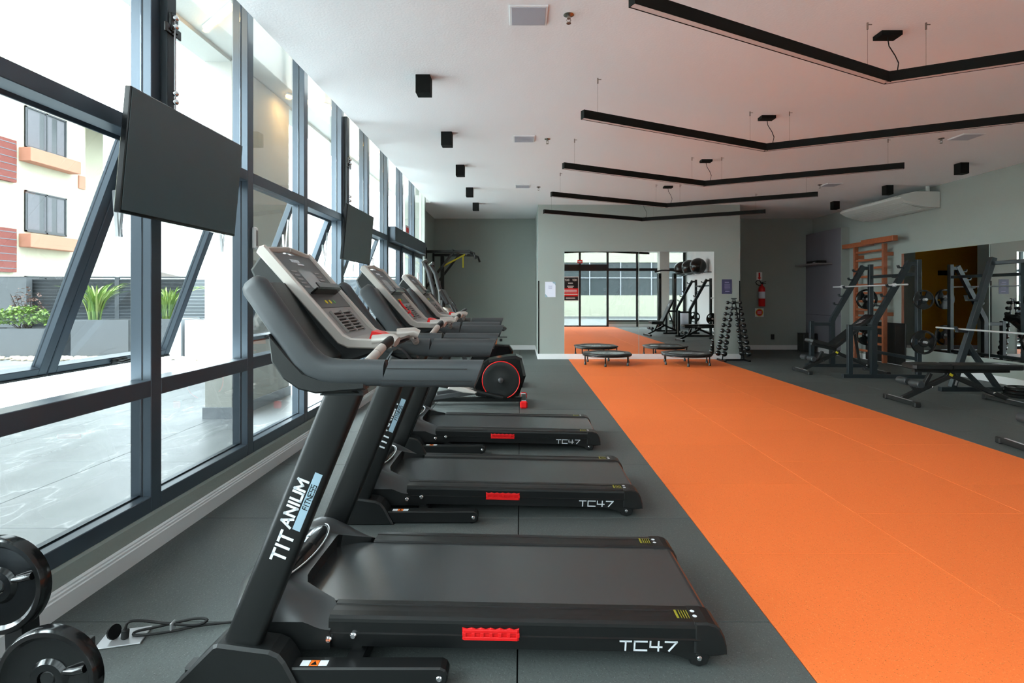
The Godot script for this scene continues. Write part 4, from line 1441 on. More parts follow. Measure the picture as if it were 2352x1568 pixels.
func make_bench(label: String, back: float, seat: float) -> Node3D:
	# along x: foot end at 0, head end at 1.25
	var b := thing("weight_bench", label, "bench", Vector3.ZERO, 0.0, "adjustable weight benches")
	for q in [[0.0, 0.56], [1.22, 0.62]]:
		var f := MB.new()
		f.box(Vector3(q[0], 0.035, 0), Vector3(0.06, 0.05, q[1]), 0.006)
		for s in [-1, 1]:
			f.box(Vector3(q[0], 0.03, s * q[1] / 2), Vector3(0.075, 0.06, 0.06), 0.01)
		var foot := part(b, "foot", f, M.pad)
		var st := MB.new()
		st.box(Vector3(q[0] - 0.012, 0.0615, 0), Vector3(0.02, 0.004, q[1] - 0.12), 0.001)
		part(foot, "foot_strip", st, M.satin)
	var fs := MB.new()
	fs.bar(Vector3(0.01, 0.05, 0), Vector3(0.62, 0.36, 0), 0.055, 0.055, 0.005)
	fs.bar(Vector3(0.24, 0.16, 0), Vector3(0.34, 0.36, 0), 0.045, 0.045, 0.005)
	part(b, "front_strut", fs, M.pad)
	var rs := MB.new()
	rs.bar(Vector3(0.52, 0.36, 0.0), Vector3(1.22, 0.06, 0.0), 0.05, 0.055, 0.005)
	part(b, "rear_strut", rs, M.pad)
	var kn := MB.new()
	kn.cyl(Vector3(0.33, 0.20, 0.02), Vector3(0.33, 0.20, 0.07), 0.014, 10, 0.003)
	kn.cyl(Vector3(1.04, 0.135, 0.02), Vector3(1.04, 0.135, 0.06), 0.014, 10, 0.003)
	part(b, "knob", kn, M.chrome)
	var lab := MB.new()
	lab.box(Vector3(0.56, 0.345, 0.031), Vector3(0.045, 0.03, 0.002), 0.0, Basis(Vector3.BACK, -0.5))
	part(b, "yellow_sticker", lab, M.yellow)
	# leg roller
	var sup := MB.new()
	sup.bar(Vector3(0.19, 0.12, 0), Vector3(0.10, 0.25, 0), 0.04, 0.04, 0.004)
	sup.cyl(Vector3(0.10, 0.25, -0.2), Vector3(0.10, 0.25, 0.2), 0.012, 10)
	part(b, "roller_arm", sup, M.pad)
	for s in [-1, 1]:
		var ro := MB.new()
		ro.cyl(Vector3(0.10, 0.25, s * 0.03), Vector3(0.10, 0.25, s * 0.21), 0.045, 16, 0.01)
		part(b, "foam_roller", ro, M.soft)
	# pads
	var sp := MB.new()
	var sb := Basis(Vector3.BACK, seat)
	var hinge := Vector3(0.50, 0.415, 0)
	var pp := [Vector2(-0.43, -0.10), Vector2(-0.40, -0.13), Vector2(0.0, -0.14), Vector2(0.0, 0.14), Vector2(-0.40, 0.13), Vector2(-0.43, 0.10)]
	sp.prism(pp, 0.0, 0.065, 0.014, Transform3D(sb * Basis(Vector3.RIGHT, Vector3(0, 0, -1), Vector3.UP), hinge))
	part(b, "seat", sp, M.pad)
	var bb := Basis(Vector3.BACK, back)
	var bp := MB.new()
	bp.prism([Vector2(0.015, -0.14), Vector2(0.80, -0.135), Vector2(0.84, -0.11), Vector2(0.84, 0.11), Vector2(0.80, 0.135), Vector2(0.015, 0.14)], 0.0, 0.065, 0.014, Transform3D(bb * Basis(Vector3.RIGHT, Vector3(0, 0, -1), Vector3.UP), hinge))
	var bk := part(b, "backrest", bp, M.pad)
	var mark := MB.new()
	for i in 3:
		mark.box(hinge + bb * Vector3(0.60 + 0.035 * i, 0.066, 0.02), Vector3(0.014, 0.0012, 0.11), 0.0, bb * Basis(Vector3.UP, 0.5))
	part(bk, "backrest_print", mark, M.satin)
	var un := MB.new()
	un.bar(hinge + sb * Vector3(-0.36, -0.02, 0), hinge + Vector3(0.06, -0.035, 0), 0.05, 0.04, 0.004)
	un.bar(hinge + Vector3(0.0, -0.035, 0), hinge + bb * Vector3(0.74, -0.02, 0), 0.05, 0.04, 0.004)
	if back > 0.2:
		un.bar(hinge + bb * Vector3(0.45, -0.02, 0), Vector3(0.95, 0.17, 0), 0.035, 0.035, 0.003)
	part(b, "pad_frame", un, M.pad)
	return b


func barbell(at: Vector3, length: float, label: String, sleeves := true, turn := 0.0) -> void:
	var o := thing("barbell", label, "barbell", at, turn, "steel barbells")
	var b := MB.new()
	b.cyl(Vector3(0, 0, -length / 2), Vector3(0, 0, length / 2), 0.0125, 12, 0.002)
	part(o, "bar", b, M.bar_steel)
	if sleeves:
		for s in [-1, 1]:
			var c := MB.new()
			c.cyl(Vector3(0, 0, s * (length / 2 - 0.36)), Vector3(0, 0, s * (length / 2 - 0.31)), 0.03, 16, 0.004)
			part(o, "collar", c, M.bar_steel)


func build_strength_area() -> void:
	var rack := thing("squat_rack", "dark grey squat rack with inclined bench inside, in front of wall bars", "rack", v(5.285, 0, 9.235), -0.083, "dark grey squat racks")
	rack_mesh_parts(rack)
	var twin := copy(rack, "dark grey squat rack beyond the flat bench, seen in the pillar mirror", "squat_rack")
	twin.position = v(5.05, 0, 4.25)
	twin.rotation.y = -0.03
	var big := plate_mesh(0.188)
	var small := plate_mesh(0.152, 0.035)
	for q in [[small, 1.24, 1, "small black weight plate on the upper peg of the near rack post"], [big, 0.58, 1, "large black weight plate on the lower peg of the near rack post"], [big, 1.24, -1, "large black weight plate on the far rack post, in front of wall bars"], [big, 0.58, -1, "large black weight plate low on the far rack post"]]:
		var p: Vector3 = rack.transform * Vector3(1.03, q[1], q[2] * 0.79)
		weight_plate(q[0], p + Vector3(0, -0.002, 0), rack.basis * Vector3(0, 0, 1), q[3], "plates on the squat rack", 0.4 + q[1])
	for q in [[big, 0.58, 1, "large weight plate on the hidden rack, facing the mirrored pillar"], [big, 0.58, -1, "large weight plate on the hidden rack, facing the glass doors"]]:
		var p: Vector3 = twin.transform * Vector3(1.03, q[1], q[2] * 0.79)
		weight_plate(q[0], p + Vector3(0, -0.002, 0), twin.basis * Vector3(0, 0, 1), q[3], "plates on the hidden rack", 0.2)
	barbell(rack.transform * Vector3(0.600, 1.467, 0.0), 2.25, "steel barbell lying on the hooks of the squat rack", true, rack.rotation.y)
	# A-frame stand of the second barbell
	var a := thing("barbell_stand", "dark grey A-frame barbell stand behind the flat bench", "rack", v(5.87, 0, 7.34))
	for s in [0.0, 1.45]:
		var p := MB.new()
		p.bar(Vector3(0.0, 0.05, s), Vector3(0.555, 1.815, s), 0.07, 0.075, 0.004)
		part(a, "leaning_post", p, M.rack)
		var br := MB.new()
		br.bar(Vector3(0.20, 0.64, s), Vector3(0.62, 0.05, s), 0.06, 0.06, 0.004)
		br.bar(Vector3(0.09, 0.36, s), Vector3(0.40, 0.05, s), 0.05, 0.05, 0.004)
		part(a, "brace", br, M.rack)
		var ba := MB.new()
		ba.box(Vector3(0.33, 0.03, s), Vector3(1.0, 0.06, 0.07), 0.004)
		part(a, "base_rail", ba, M.rack)
		for y in [0.825, 1.25]:
			var x: float = y * 0.314
			var h := MB.new()
			h.bar(Vector3(x - 0.02, y - 0.015, s), Vector3(x - 0.20, y - 0.01, s), 0.05, 0.03, 0.003)
			h.bar(Vector3(x - 0.19, y - 0.01, s), Vector3(x - 0.21, y + 0.055, s), 0.05, 0.02, 0.003)
			part(a, "bar_hook", h, M.rack)
		var sl := MB.new()
		sl.box(Vector3(0.035, 0.14, s + 0.037), Vector3(0.028, 0.12, 0.002), 0.0, Basis(Vector3.BACK, -0.3))
		part(a, "reflective_label", sl, M.satin)
	var cr := MB.new()
	cr.box(Vector3(0.555, 1.74, 0.725), Vector3(0.05, 0.05, 1.45), 0.004)
	part(a, "cross_bar", cr, M.rack)
	barbell(v(5.985, 0.8435, 6.72), 2.1, "thin steel barbell on the A-frame stand behind the flat bench", false)
	# benches
	var b1 := make_bench("black bench with raised backrest inside the squat rack", 0.68, -0.25)
	b1.position = v(4.78, 0, 9.16)
	b1.rotation.y = -0.05
	var b2 := make_bench("flat black bench in front of the A-frame barbell stand", 0.0, 0.0)
	b2.position = v(4.62, 0, 6.55)
	b2.rotation.y = -0.06
	var b3 := make_bench("black bench with upright backrest beyond the flat bench, foot beside the orange strip", 1.1, 0.0)
	b3.position = v(4.18, 0, 4.45)
	b3.rotation.y = -0.12
	# plates stacked flat on the floor
	for i in 3:
		weight_plate(big, v(6.42 + 0.02 * i, 0.0205 + 0.041 * i, 6.93), Vector3.UP, ["bottom plate of the flat stack by the stand", "middle plate of the flat stack by the stand", "top plate of the flat stack by the stand"][i], "plates stacked on the floor", 0.5 * i)
	# wooden wall bars
	var w := thing("wall_bars", "orange brown wooden wall bars between the squat rack and the wall", "wall bars", v(RIGHT, 0, 10.72))
	for s in [0.44, -0.44]:
		var st := MB.new()
		st.box(Vector3(-0.165, 1.16, s), Vector3(0.085, 2.28, 0.045), 0.004)
		for y in [0.95, 2.1]:
			st.box(Vector3(-0.063, y, s), Vector3(0.12, 0.07, 0.04), 0.003)
		part(w, "stile", st, M.wood)
	for i in 13:
		var ru := MB.new()
		var rp := rr(0.034, 0.046, 0.014, 3)
		ru.sweep([Vector3(-0.165, 0.20 + 0.165 * i, -0.42), Vector3(-0.165, 0.20 + 0.165 * i, 0.42)], rp, Vector3.RIGHT)
		part(w, "rung", ru, M.wood)
	var beam := MB.new()
	beam.box(Vector3(-0.17, 2.345, -0.38), Vector3(0.09, 0.09, 0.92), 0.005)
	part(w, "pull_up_beam", beam, M.wood)
	var beam2 := MB.new()
	beam2.box(Vector3(-0.265, 2.355, 0.42), Vector3(0.10, 0.10, 0.92), 0.005)
	part(w, "pull_up_beam", beam2, M.wood)
	var mat := thing("exercise_mat", "thick black mat standing against the wall behind the wall bars", "mat", v(RIGHT - 0.012, 0, 10.5))
	var mm := MB.new()
	mm.box(Vector3(-0.0, 0.40, 0.0), Vector3(0.018, 0.78, 1.15), 0.006)
	part(mat, "cover", mm, M.pad)
	var mr := MB.new()
	for z in [-0.3, 0.3]:
		mr.box(Vector3(-0.0095, 0.40, z), Vector3(0.002, 0.76, 0.01))
	part(mat, "fold", mr, M.gasket)
	# mirror of two sheets on the wall
	for k in [[8.165, 10.05, "wall mirror sheet beside the wall bars"], [6.38, 8.155, "wall mirror sheet behind the A-frame barbell stand"]]:
		var m := thing("wall_mirror", k[2], "mirror", v(RIGHT - 0.004, 1.215, (k[0] + k[1]) / 2), 0.0, "mirror sheets on the wall")
		var g := MB.new()
		g.box(Vector3.ZERO, Vector3(0.006, 1.73, k[1] - k[0]), 0.0)
		part(m, "sheet", g, M.mirror)
		var ed := MB.new()
		for s in [-1, 1]:
			ed.box(Vector3(0, 0, s * ((k[1] - k[0]) / 2 - 0.001)), Vector3(0.008, 1.73, 0.003))
		part(m, "edge", ed, M.mirror_edge)


func build_pillar_things() -> void:
	for k in [[0.904, 2.432, "mirror sheet behind the first trampoline, next to the white notice", 0.0], [2.438, 3.984, "mirror sheet behind the second trampoline, next to the dumbbell tower", 0.0]]:
		var m := thing("pillar_mirror", k[2], "mirror", v((k[0] + k[1]) / 2, 1.16, PILLAR - 0.004), k[3], "mirror sheets on the pillar")
		var g := MB.new()
		g.box(Vector3.ZERO, Vector3(k[1] - k[0], 2.105, 0.006), 0.0)
		part(m, "sheet", g, M.mirror)
		var ed := MB.new()
		for s in [-1, 1]:
			ed.box(Vector3(s * ((k[1] - k[0]) / 2 - 0.001), 0, 0.0), Vector3(0.003, 2.105, 0.0075))
		ed.box(Vector3(0, 1.052, 0), Vector3(k[1] - k[0], 0.003, 0.0075))
		part(m, "edge", ed, M.mirror_edge)
	for k in [[0.377, "at the window side of the mirrored pillar"], [4.510, "at the dumbbell side of the mirrored pillar"]]:
		var c := thing("corner_guard", "thin black corner guard %s" % k[1], "corner guard", v(k[0], 0.86, PILLAR - 0.003), 0.0, "corner guards")
		var g := MB.new()
		g.box(Vector3.ZERO, Vector3(0.022, 1.50, 0.006), 0.001)
		part(c, "strip", g, M.lamp_black)
	# notices
	var n := thing("notice", "white paper notice with small print beside the mirror", "notice", v(0.617, 1.433, PILLAR - 0.002))
	var sheet := MB.new()
	sheet.box(Vector3.ZERO, Vector3(0.215, 0.315, 0.003))
	part(n, "sheet", sheet, M.paper)
	var pr := MB.new()
	for i in 4:
		pr.box(Vector3(0, 0.07 - 0.018 * i, 0.002), Vector3(0.09 - 0.02 * (i % 2), 0.006, 0.0012))
	part(n, "print", pr, M.purple_light)
	var deco := MB.new()
	deco.prism([Vector2(0.107, 0.157), Vector2(0.04, 0.157), Vector2(0.06, 0.125), Vector2(0.085, 0.12), Vector2(0.107, 0.08)], 0.0016, 0.0024)
	deco.prism([Vector2(-0.107, -0.157), Vector2(-0.05, -0.157), Vector2(-0.07, -0.125), Vector2(-0.107, -0.09)], 0.0016, 0.0024)
	part(n, "ornament", deco, M.print_blue)
	var p := thing("poster", "purple poster with pale lines above the dumbbell tower", "poster", v(4.247, 1.49, PILLAR - 0.002))
	var ps := MB.new()
	ps.box(Vector3.ZERO, Vector3(0.205, 0.30, 0.003))
	part(p, "sheet", ps, M.purple)
	var pl := MB.new()
	pl.box(Vector3(0, 0.09, 0.002), Vector3(0.09, 0.014, 0.0012))
	for i in 7:
		pl.box(Vector3(0.01, 0.055 - 0.017 * i, 0.002), Vector3(0.12, 0.004, 0.0012))
	pl.box(Vector3(0.01, -0.095, 0.002), Vector3(0.09, 0.016, 0.0012))
	part(p, "print", pl, M.purple_light)
	# trampolines
	for k in [[1.66, "round black fitness trampoline in front of the mirror, away from the dumbbells"], [3.18, "round black fitness trampoline in front of the mirror, beside the dumbbell tower"]]:
		var t := thing("trampoline", k[1], "trampoline", v(k[0], 0, 10.33), 0.3, "fitness trampolines")
		var cover := MB.new()
		cover.lathe([Vector2(0.36, 0.212), Vector2(0.40, 0.222), Vector2(0.46, 0.222), Vector2(0.485, 0.212), Vector2(0.492, 0.196), Vector2(0.475, 0.186), Vector2(0.40, 0.19), Vector2(0.36, 0.212)], Transform3D.IDENTITY, 8)
		part(t, "rim_cover", cover, M.pad)
		var jm := MB.new()
		jm.lathe([Vector2(0.0, 0.206), Vector2(0.37, 0.209), Vector2(0.37, 0.203), Vector2(0.0, 0.200)], Transform3D.IDENTITY, 24)
		var jump := part(t, "jumping_mat", jm, M.iron)
		var sp := MB.new()
		sp.box(Vector3(0, 0.2075, 0.03), Vector3(0.20, 0.002, 0.02))
		part(jump, "print", sp, M.satin)
		var ring := MB.new()
		var pts := []
		for i in 33:
			var a := TAU * i / 32
			pts.append(Vector3(cos(a) * 0.455, 0.175, sin(a) * 0.455))
		ring.tube(pts, 0.013, 8)
		part(t, "frame_ring", ring, M.iron)
		for i in 6:
			var a := TAU * i / 6
			var l := MB.new()
			l.cyl(Vector3(cos(a) * 0.455, 0.03, sin(a) * 0.455), Vector3(cos(a) * 0.455, 0.185, sin(a) * 0.455), 0.013, 10)
			l.lathe([Vector2(0, 0), Vector2(0.024, 0), Vector2(0.022, 0.03), Vector2(0.015, 0.06), Vector2(0, 0.06)], Transform3D(Basis.IDENTITY, Vector3(cos(a) * 0.455, 0, sin(a) * 0.455)), 12)
			part(t, "leg", l, M.iron)
	# dumbbell tower
	var rk := thing("dumbbell_tower", "black A-shaped dumbbell tower at the pillar end", "rack", v(4.27, 0, 10.84))
	for c in [[-0.235, -0.05, -1], [0.245, 0.09, 1]]:
		var po := MB.new()
		var lean: float = (c[1] - c[0]) / 1.02
		po.bar(Vector3(c[0] - 0.115 * lean - c[2] * 0.042, 0.03, 0), Vector3(c[1] + 0.075 * lean - c[2] * 0.042, 1.24, 0), 0.02, 0.02, 0.002)
		part(rk, "leg", po, M.iron)
		var ft := MB.new()
		ft.box(Vector3(c[0], 0.015, 0.02), Vector3(0.05, 0.03, 0.40), 0.004)
		part(rk, "foot", ft, M.iron)
		for i in 10:
			var t := i / 9.0
			var q := Vector3(lerpf(c[1], c[0], t), lerpf(1.165, 0.145, t), 0)
			var h := MB.new()
			h.bar(q + Vector3(-c[2] * 0.04, -0.018, 0), q + Vector3(c[2] * 0.016, -0.018, 0), 0.02, 0.007, 0.001)
			part(rk, "cradle", h, M.iron)
	var top := MB.new()
	top.box(Vector3(0.02, 1.245, 0), Vector3(0.10, 0.02, 0.05), 0.004)
	top.box(Vector3(0.005, 0.02, 0), Vector3(0.48, 0.03, 0.05), 0.003)
	part(rk, "tie", top, M.iron)
	for c in [[-0.235, -0.05, "pillar"], [0.245, 0.09, "extinguisher"]]:
		for i in 10:
			var t := i / 9.0
			var r := lerpf(0.035, 0.0555, t)
			var q := Vector3(lerpf(c[1], c[0], t), lerpf(1.165, 0.145, t), 0)
			var rank: String = ["smallest, top", "second", "third", "fourth", "fifth", "sixth", "seventh", "eighth", "ninth", "largest, lowest"][i]
			var d := thing("dumbbell", "black round-headed dumbbell, %s on the %s side of the tower" % [rank, c[2]], "dumbbell", rk.position + q, 0.0, "dumbbells on the tower")
			var ax := Vector3(0.42, 0, 0.9).normalized()
			var hm := MB.new()
			hm.cyl(-ax * 0.06, ax * 0.06, 0.013, 10)
			part(d, "handle", hm, M.iron)
			for s in [-1, 1]:
				var bm := MB.new()
				bm.ball(ax * s * (0.045 + r * 0.7), Vector3.ONE * r, 16)
				part(d, "head", bm, M.iron)


func build_cardio() -> void:
	# elliptical trainer
	var e := thing("elliptical_trainer", "black elliptical trainer with a red ringed flywheel cover", "exercise machine", v(0, 0, 6.48))
	var sh := [Vector2(-0.56, 0.23), Vector2(-0.44, 0.50), Vector2(-0.375, 0.545), Vector2(-0.166, 0.582), Vector2(-0.05, 0.592), Vector2(0.02, 0.560), Vector2(0.066, 0.355), Vector2(-0.02, 0.115), Vector2(-0.28, 0.085), Vector2(-0.52, 0.12)]
	var b := MB.new()
	b.prism(sh, -0.14, 0.17, 0.03)
	part(e, "shroud", b, M.gloss)
	var to_z := Transform3D(Basis(Vector3.RIGHT, Vector3(0, 0, 1), Vector3(0, -1, 0)), Vector3(-0.225, 0.312, 0.165))
	for s in [1, -1]:
		var xf := to_z if s > 0 else Transform3D(Basis(Vector3.RIGHT, Vector3(0, 0, -1), Vector3(0, 1, 0)), Vector3(-0.225, 0.312, -0.135))
		var disc := MB.new()
		disc.lathe([Vector2(0.222, 0.0), Vector2(0.222, 0.022), Vector2(0.205, 0.030), Vector2(0.15, 0.024), Vector2(0.05, 0.028), Vector2(0.035, 0.032), Vector2(0.0, 0.032)], xf, 40)
		var dp := part(e, "crank_cover", disc, M.black)
		var hub := MB.new()
		hub.lathe([Vector2(0.034, 0.030), Vector2(0.030, 0.044), Vector2(0.015, 0.052), Vector2(0, 0.053)], xf, 20)
		part(dp, "hub", hub, M.panel)
		var ring := []
		for i in 30:
			var a := -PI / 2 + 0.35 + (TAU - 0.9) * i / 29.0
			ring.append(xf * Vector3(cos(a) * 0.218, 0.027, sin(a) * 0.218 * (-1.0 if s > 0 else 1.0)))
		var rm := MB.new()
		rm.tube(ring, 0.006, 6)
		part(dp, "red_ring", rm, M.red)
	var base := MB.new()
	base.box(Vector3(-0.55, 0.055, 0), Vector3(1.15, 0.05, 0.07), 0.006)
	part(e, "base_beam", base, M.steel_black)
	for x in [0.04, -1.12]:
		var ft := MB.new()
		ft.box(Vector3(x, 0.045, 0), Vector3(0.065, 0.065, 0.54), 0.01)
		var foot := part(e, "foot", ft, M.steel_black)
		for s in [-1, 1]:
			var cp := MB.new()
			cp.box(Vector3(x, 0.045, s * 0.285), Vector3(0.085, 0.085, 0.04), 0.015)
			part(foot, "red_cap", cp, M.red)
			var st := MB.new()
			st.box(Vector3(x, 0.0795, s * 0.235), Vector3(0.05, 0.003, 0.05))
			part(foot, "foot_label", st, M.print)
	for s in [-1, 1]:
		var z: float = s * 0.21
		var arm := MB.new()
		arm.tube([Vector3(-0.20, 0.115 if s > 0 else 0.36, z), Vector3(-0.55, 0.19, z), Vector3(-1.02, 0.27, z)], 0.022, 10)
		part(e, "pedal_arm", arm, M.steel_black)
		var pd := MB.new()
		pd.prism([Vector2(-0.84, 0.225), Vector2(-0.80, 0.275), Vector2(-0.66, 0.245), Vector2(-0.50, 0.185), Vector2(-0.52, 0.165), Vector2(-0.66, 0.18)], z - 0.07, z + 0.07, 0.01)
		part(e, "pedal", pd, M.trim if s > 0 else M.panel)
		var rail := MB.new()
		rail.bar(Vector3(-1.02, 0.10, s * 0.16), Vector3(-0.30, 0.19, s * 0.12), 0.05, 0.05, 0.006)
		part(e, "guide_rail", rail, M.hood)
		var hd := MB.new()
		hd.tube([Vector3(-1.02, 0.27, z), Vector3(-1.00, 0.60, z * 1.1), Vector3(-0.98, 1.0, z * 1.15), Vector3(-1.00, 1.35, z * 1.2), Vector3(-1.06, 1.58, z * 1.2), Vector3(-1.12, 1.68, z * 1.2), Vector3(-1.08, 1.70, z * 1.1)], 0.026, 12)
		part(e, "moving_handle", hd, M.hood)
	var mast := MB.new()
	mast.tube([Vector3(-1.05, 0.05, 0), Vector3(-0.98, 0.7, 0), Vector3(-0.93, 1.24, 0)], 0.035, 12)
	part(e, "mast", mast, M.steel_black)
	var con := MB.new()
	con.box(Vector3(-0.90, 1.28, 0), Vector3(0.05, 0.20, 0.30), 0.015, Basis(Vector3.BACK, 0.5))
	part(e, "console", con, M.panel)
	var fh := MB.new()
	fh.tube([Vector3(-0.93, 1.15, 0.0), Vector3(-0.86, 1.13, 0.12), Vector3(-0.80, 1.02, 0.15), Vector3(-0.82, 0.93, 0.13)], 0.016, 10)
	fh.tube([Vector3(-0.93, 1.15, 0.0), Vector3(-0.86, 1.13, -0.12), Vector3(-0.80, 1.02, -0.15), Vector3(-0.82, 0.93, -0.13)], 0.016, 10)
	part(e, "fixed_handle", fh, M.trim)
	# upright exercise bike behind it
	var k := thing("exercise_bike", "black upright exercise bike standing behind the elliptical trainer", "exercise machine", v(0, 0, 7.85))
	var body := MB.new()
	body.prism([Vector2(-0.78, 0.20), Vector2(-0.70, 0.50), Vector2(-0.40, 0.60), Vector2(-0.16, 0.585), Vector2(-0.10, 0.50), Vector2(-0.14, 0.24), Vector2(-0.40, 0.12)], -0.10, 0.10, 0.02)
	part(k, "shroud", body, M.gloss)
	for x in [0.0, -0.95]:
		var ft := MB.new()
		ft.box(Vector3(x, 0.04, 0), Vector3(0.07, 0.07, 0.5), 0.012)
		part(k, "foot", ft, M.steel_black)
	var fr := MB.new()
	fr.bar(Vector3(0.0, 0.06, 0), Vector3(-0.95, 0.06, 0), 0.07, 0.06, 0.006)
	fr.bar(Vector3(-0.45, 0.10, 0), Vector3(-0.36, 0.55, 0), 0.06, 0.06, 0.006)
	fr.bar(Vector3(-0.75, 0.08, 0), Vector3(-0.93, 1.02, 0), 0.06, 0.06, 0.006)
	part(k, "frame", fr, M.steel_black)
	var post := MB.new()
	post.cyl(Vector3(-0.38, 0.50, 0), Vector3(-0.335, 0.80, 0), 0.022, 12)
	part(k, "seat_post", post, M.orange_print)
	var sad := MB.new()
	sad.prism([Vector2(-0.50, -0.025), Vector2(-0.42, -0.045), Vector2(-0.30, -0.10), Vector2(-0.22, -0.11), Vector2(-0.20, 0.0), Vector2(-0.22, 0.11), Vector2(-0.30, 0.10), Vector2(-0.42, 0.045), Vector2(-0.50, 0.025)], 0.79, 0.85, 0.02, Transform3D(Basis(Vector3.RIGHT, Vector3(0, 0, -1), Vector3.UP), Vector3.ZERO))
	part(k, "saddle", sad, M.pad)
	var lever := MB.new()
	lever.tube([Vector3(-0.335, 0.70, 0), Vector3(-0.24, 0.70, 0.03), Vector3(-0.19, 0.70, 0.04)], 0.008, 8)
	lever.cyl(Vector3(-0.30, 0.655, 0.02), Vector3(-0.26, 0.655, 0.02), 0.02, 10, 0.004)
	part(k, "seat_lever", lever, M.steel_black)
	for s in [-1, 1]:
		var hb := MB.new()
		hb.tube([Vector3(-0.92, 1.0, 0), Vector3(-0.93, 1.04, s * 0.12), Vector3(-0.98, 1.16, s * 0.2), Vector3(-1.06, 1.27, s * 0.2), Vector3(-1.09, 1.29, s * 0.15)], 0.016, 10)
		hb.tube([Vector3(-0.93, 1.04, s * 0.12), Vector3(-0.84, 1.07, s * 0.16), Vector3(-0.80, 1.10, s * 0.12)], 0.016, 10)
		part(k, "handlebar", hb, M.hood)
	var kc := MB.new()
	kc.box(Vector3(-0.95, 1.12, 0), Vector3(0.03, 0.16, 0.18), 0.01, Basis(Vector3.BACK, 0.6))
	part(k, "console", kc, M.panel)


func build_corner_things() -> void:
	# pull-up frame with a yellow suspension strap in the far corner
	var f := thing("pull_up_frame", "black wall-mounted pull-up frame in the corner beside the glass door", "pull-up frame", v(-2.06, 0, 12.2))
	for z in [0.5, -0.5]:
		var p := MB.new()
		p.bar(Vector3(0.02, 1.3, z), Vector3(0.02, 2.35, z), 0.06, 0.04, 0.004, Vector3.RIGHT)
		p.bar(Vector3(0.0, 2.26, z), Vector3(0.98, 2.26, z), 0.06, 0.06, 0.004)
		p.bar(Vector3(0.03, 1.5, z), Vector3(0.60, 2.24, z), 0.05, 0.05, 0.004)
		part(f, "bracket", p, M.steel_black)
	var bar := MB.new()
	bar.cyl(Vector3(0.62, 2.28, -0.75), Vector3(0.62, 2.28, 0.75), 0.018, 12)
	bar.tube([Vector3(0.94, 2.26, -0.5), Vector3(0.98, 2.24, -0.2), Vector3(0.98, 2.24, 0.2), Vector3(0.94, 2.26, 0.5)], 0.018, 12)
	for z in [0.5, -0.5]:
		bar.tube([Vector3(0.96, 2.26, z), Vector3(1.06, 2.22, z * 1.1), Vector3(1.10, 2.10, z * 1.15)], 0.024, 10)
	part(f, "grip_bar", bar, M.steel_black)
	var post := MB.new()
	post.box(Vector3(0.24, 1.12, -0.42), Vector3(0.08, 2.24, 0.08), 0.004)
	part(f, "post", post, M.steel_black)
	var st := thing("suspension_strap", "yellow suspension training strap hooked on the pull-up frame", "strap", v(-1.25, 2.235, 12.2))
	var s := MB.new()
	s.bar(Vector3(0, 0.0, 0), Vector3(-0.56, -0.31, 0.1), 0.03, 0.035, 0.003)
	s.bar(Vector3(-0.04, -0.02, 0.02), Vector3(-0.04, -0.30, 0.02), 0.012, 0.03, 0.002, Vector3.RIGHT)
	part(st, "webbing", s, M.yellow)
	var cl := MB.new()
	cl.tube([Vector3(0.0, -0.01, 0), Vector3(0.02, 0.02, 0), Vector3(0.05, 0.015, 0), Vector3(0.03, -0.012, 0)], 0.006, 8)
	part(st, "carabiner", cl, M.satin)
	# exit sign above the door header
	var ex := thing("exit_sign", "small white and red sign hanging over the glass door", "sign", v(-1.88, 2.31, 8.95))
	var sg := MB.new()
	sg.box(Vector3(0, 0.07, 0), Vector3(0.02, 0.16, 0.24), 0.003)
	part(ex, "plate", sg, M.white)
	var sr := MB.new()
	sr.box(Vector3(0.011, 0.075, 0), Vector3(0.002, 0.08, 0.19))
	part(ex, "print", sr, M.red)
	# fire extinguisher and its signs
	var fe := thing("fire_extinguisher", "red fire extinguisher with white label on the back wall", "fire extinguisher", v(5.82, 1.05, BACK - 0.09))
	var cy := MB.new()
	cy.lathe([Vector2(0, 0), Vector2(0.07, 0.0), Vector2(0.076, 0.012), Vector2(0.076, 0.40), Vector2(0.070, 0.45), Vector2(0.045, 0.485), Vector2(0.024, 0.50), Vector2(0.024, 0.53), Vector2(0, 0.53)], Transform3D.IDENTITY, 24)
	part(fe, "cylinder", cy, M.red)
	var lb := MB.new()
	lb.lathe([Vector2(0.0768, 0.19), Vector2(0.0768, 0.355)], Transform3D.IDENTITY, 24)
	part(fe, "label", lb, M.paper)
	var vl := MB.new()
	vl.box(Vector3(0.01, 0.55, 0), Vector3(0.05, 0.04, 0.04), 0.005)
	vl.bar(Vector3(0.0, 0.575, 0), Vector3(0.10, 0.60, 0), 0.02, 0.012, 0.002)
	vl.bar(Vector3(0.0, 0.555, 0), Vector3(0.10, 0.555, 0), 0.02, 0.012, 0.002)
	part(fe, "valve", vl, M.steel_black)
	var ho := MB.new()
	ho.tube([Vector3(-0.01, 0.55, 0), Vector3(-0.06, 0.62, 0.02), Vector3(-0.12, 0.62, 0.02), Vector3(-0.155, 0.58, 0.02), Vector3(-0.13, 0.53, 0.02), Vector3(-0.07, 0.50, 0.03), Vector3(-0.03, 0.51, 0.04)], 0.011, 8)
	part(fe, "hose", ho, M.gasket)
	var bk := MB.new()
	bk.box(Vector3(0, 0.3, -0.08), Vector3(0.05, 0.25, 0.02), 0.002)
	part(fe, "wall_bracket", bk, M.steel_black)
	var ar := thing("arrow_sign", "white sign with red arrow above the fire extinguisher", "sign", v(5.80, 1.78, BACK - 0.003))
	var ap := MB.new()
	ap.box(Vector3.ZERO, Vector3(0.135, 0.20, 0.005), 0.001)
	part(ar, "plate", ap, M.white)
	var aw := MB.new()
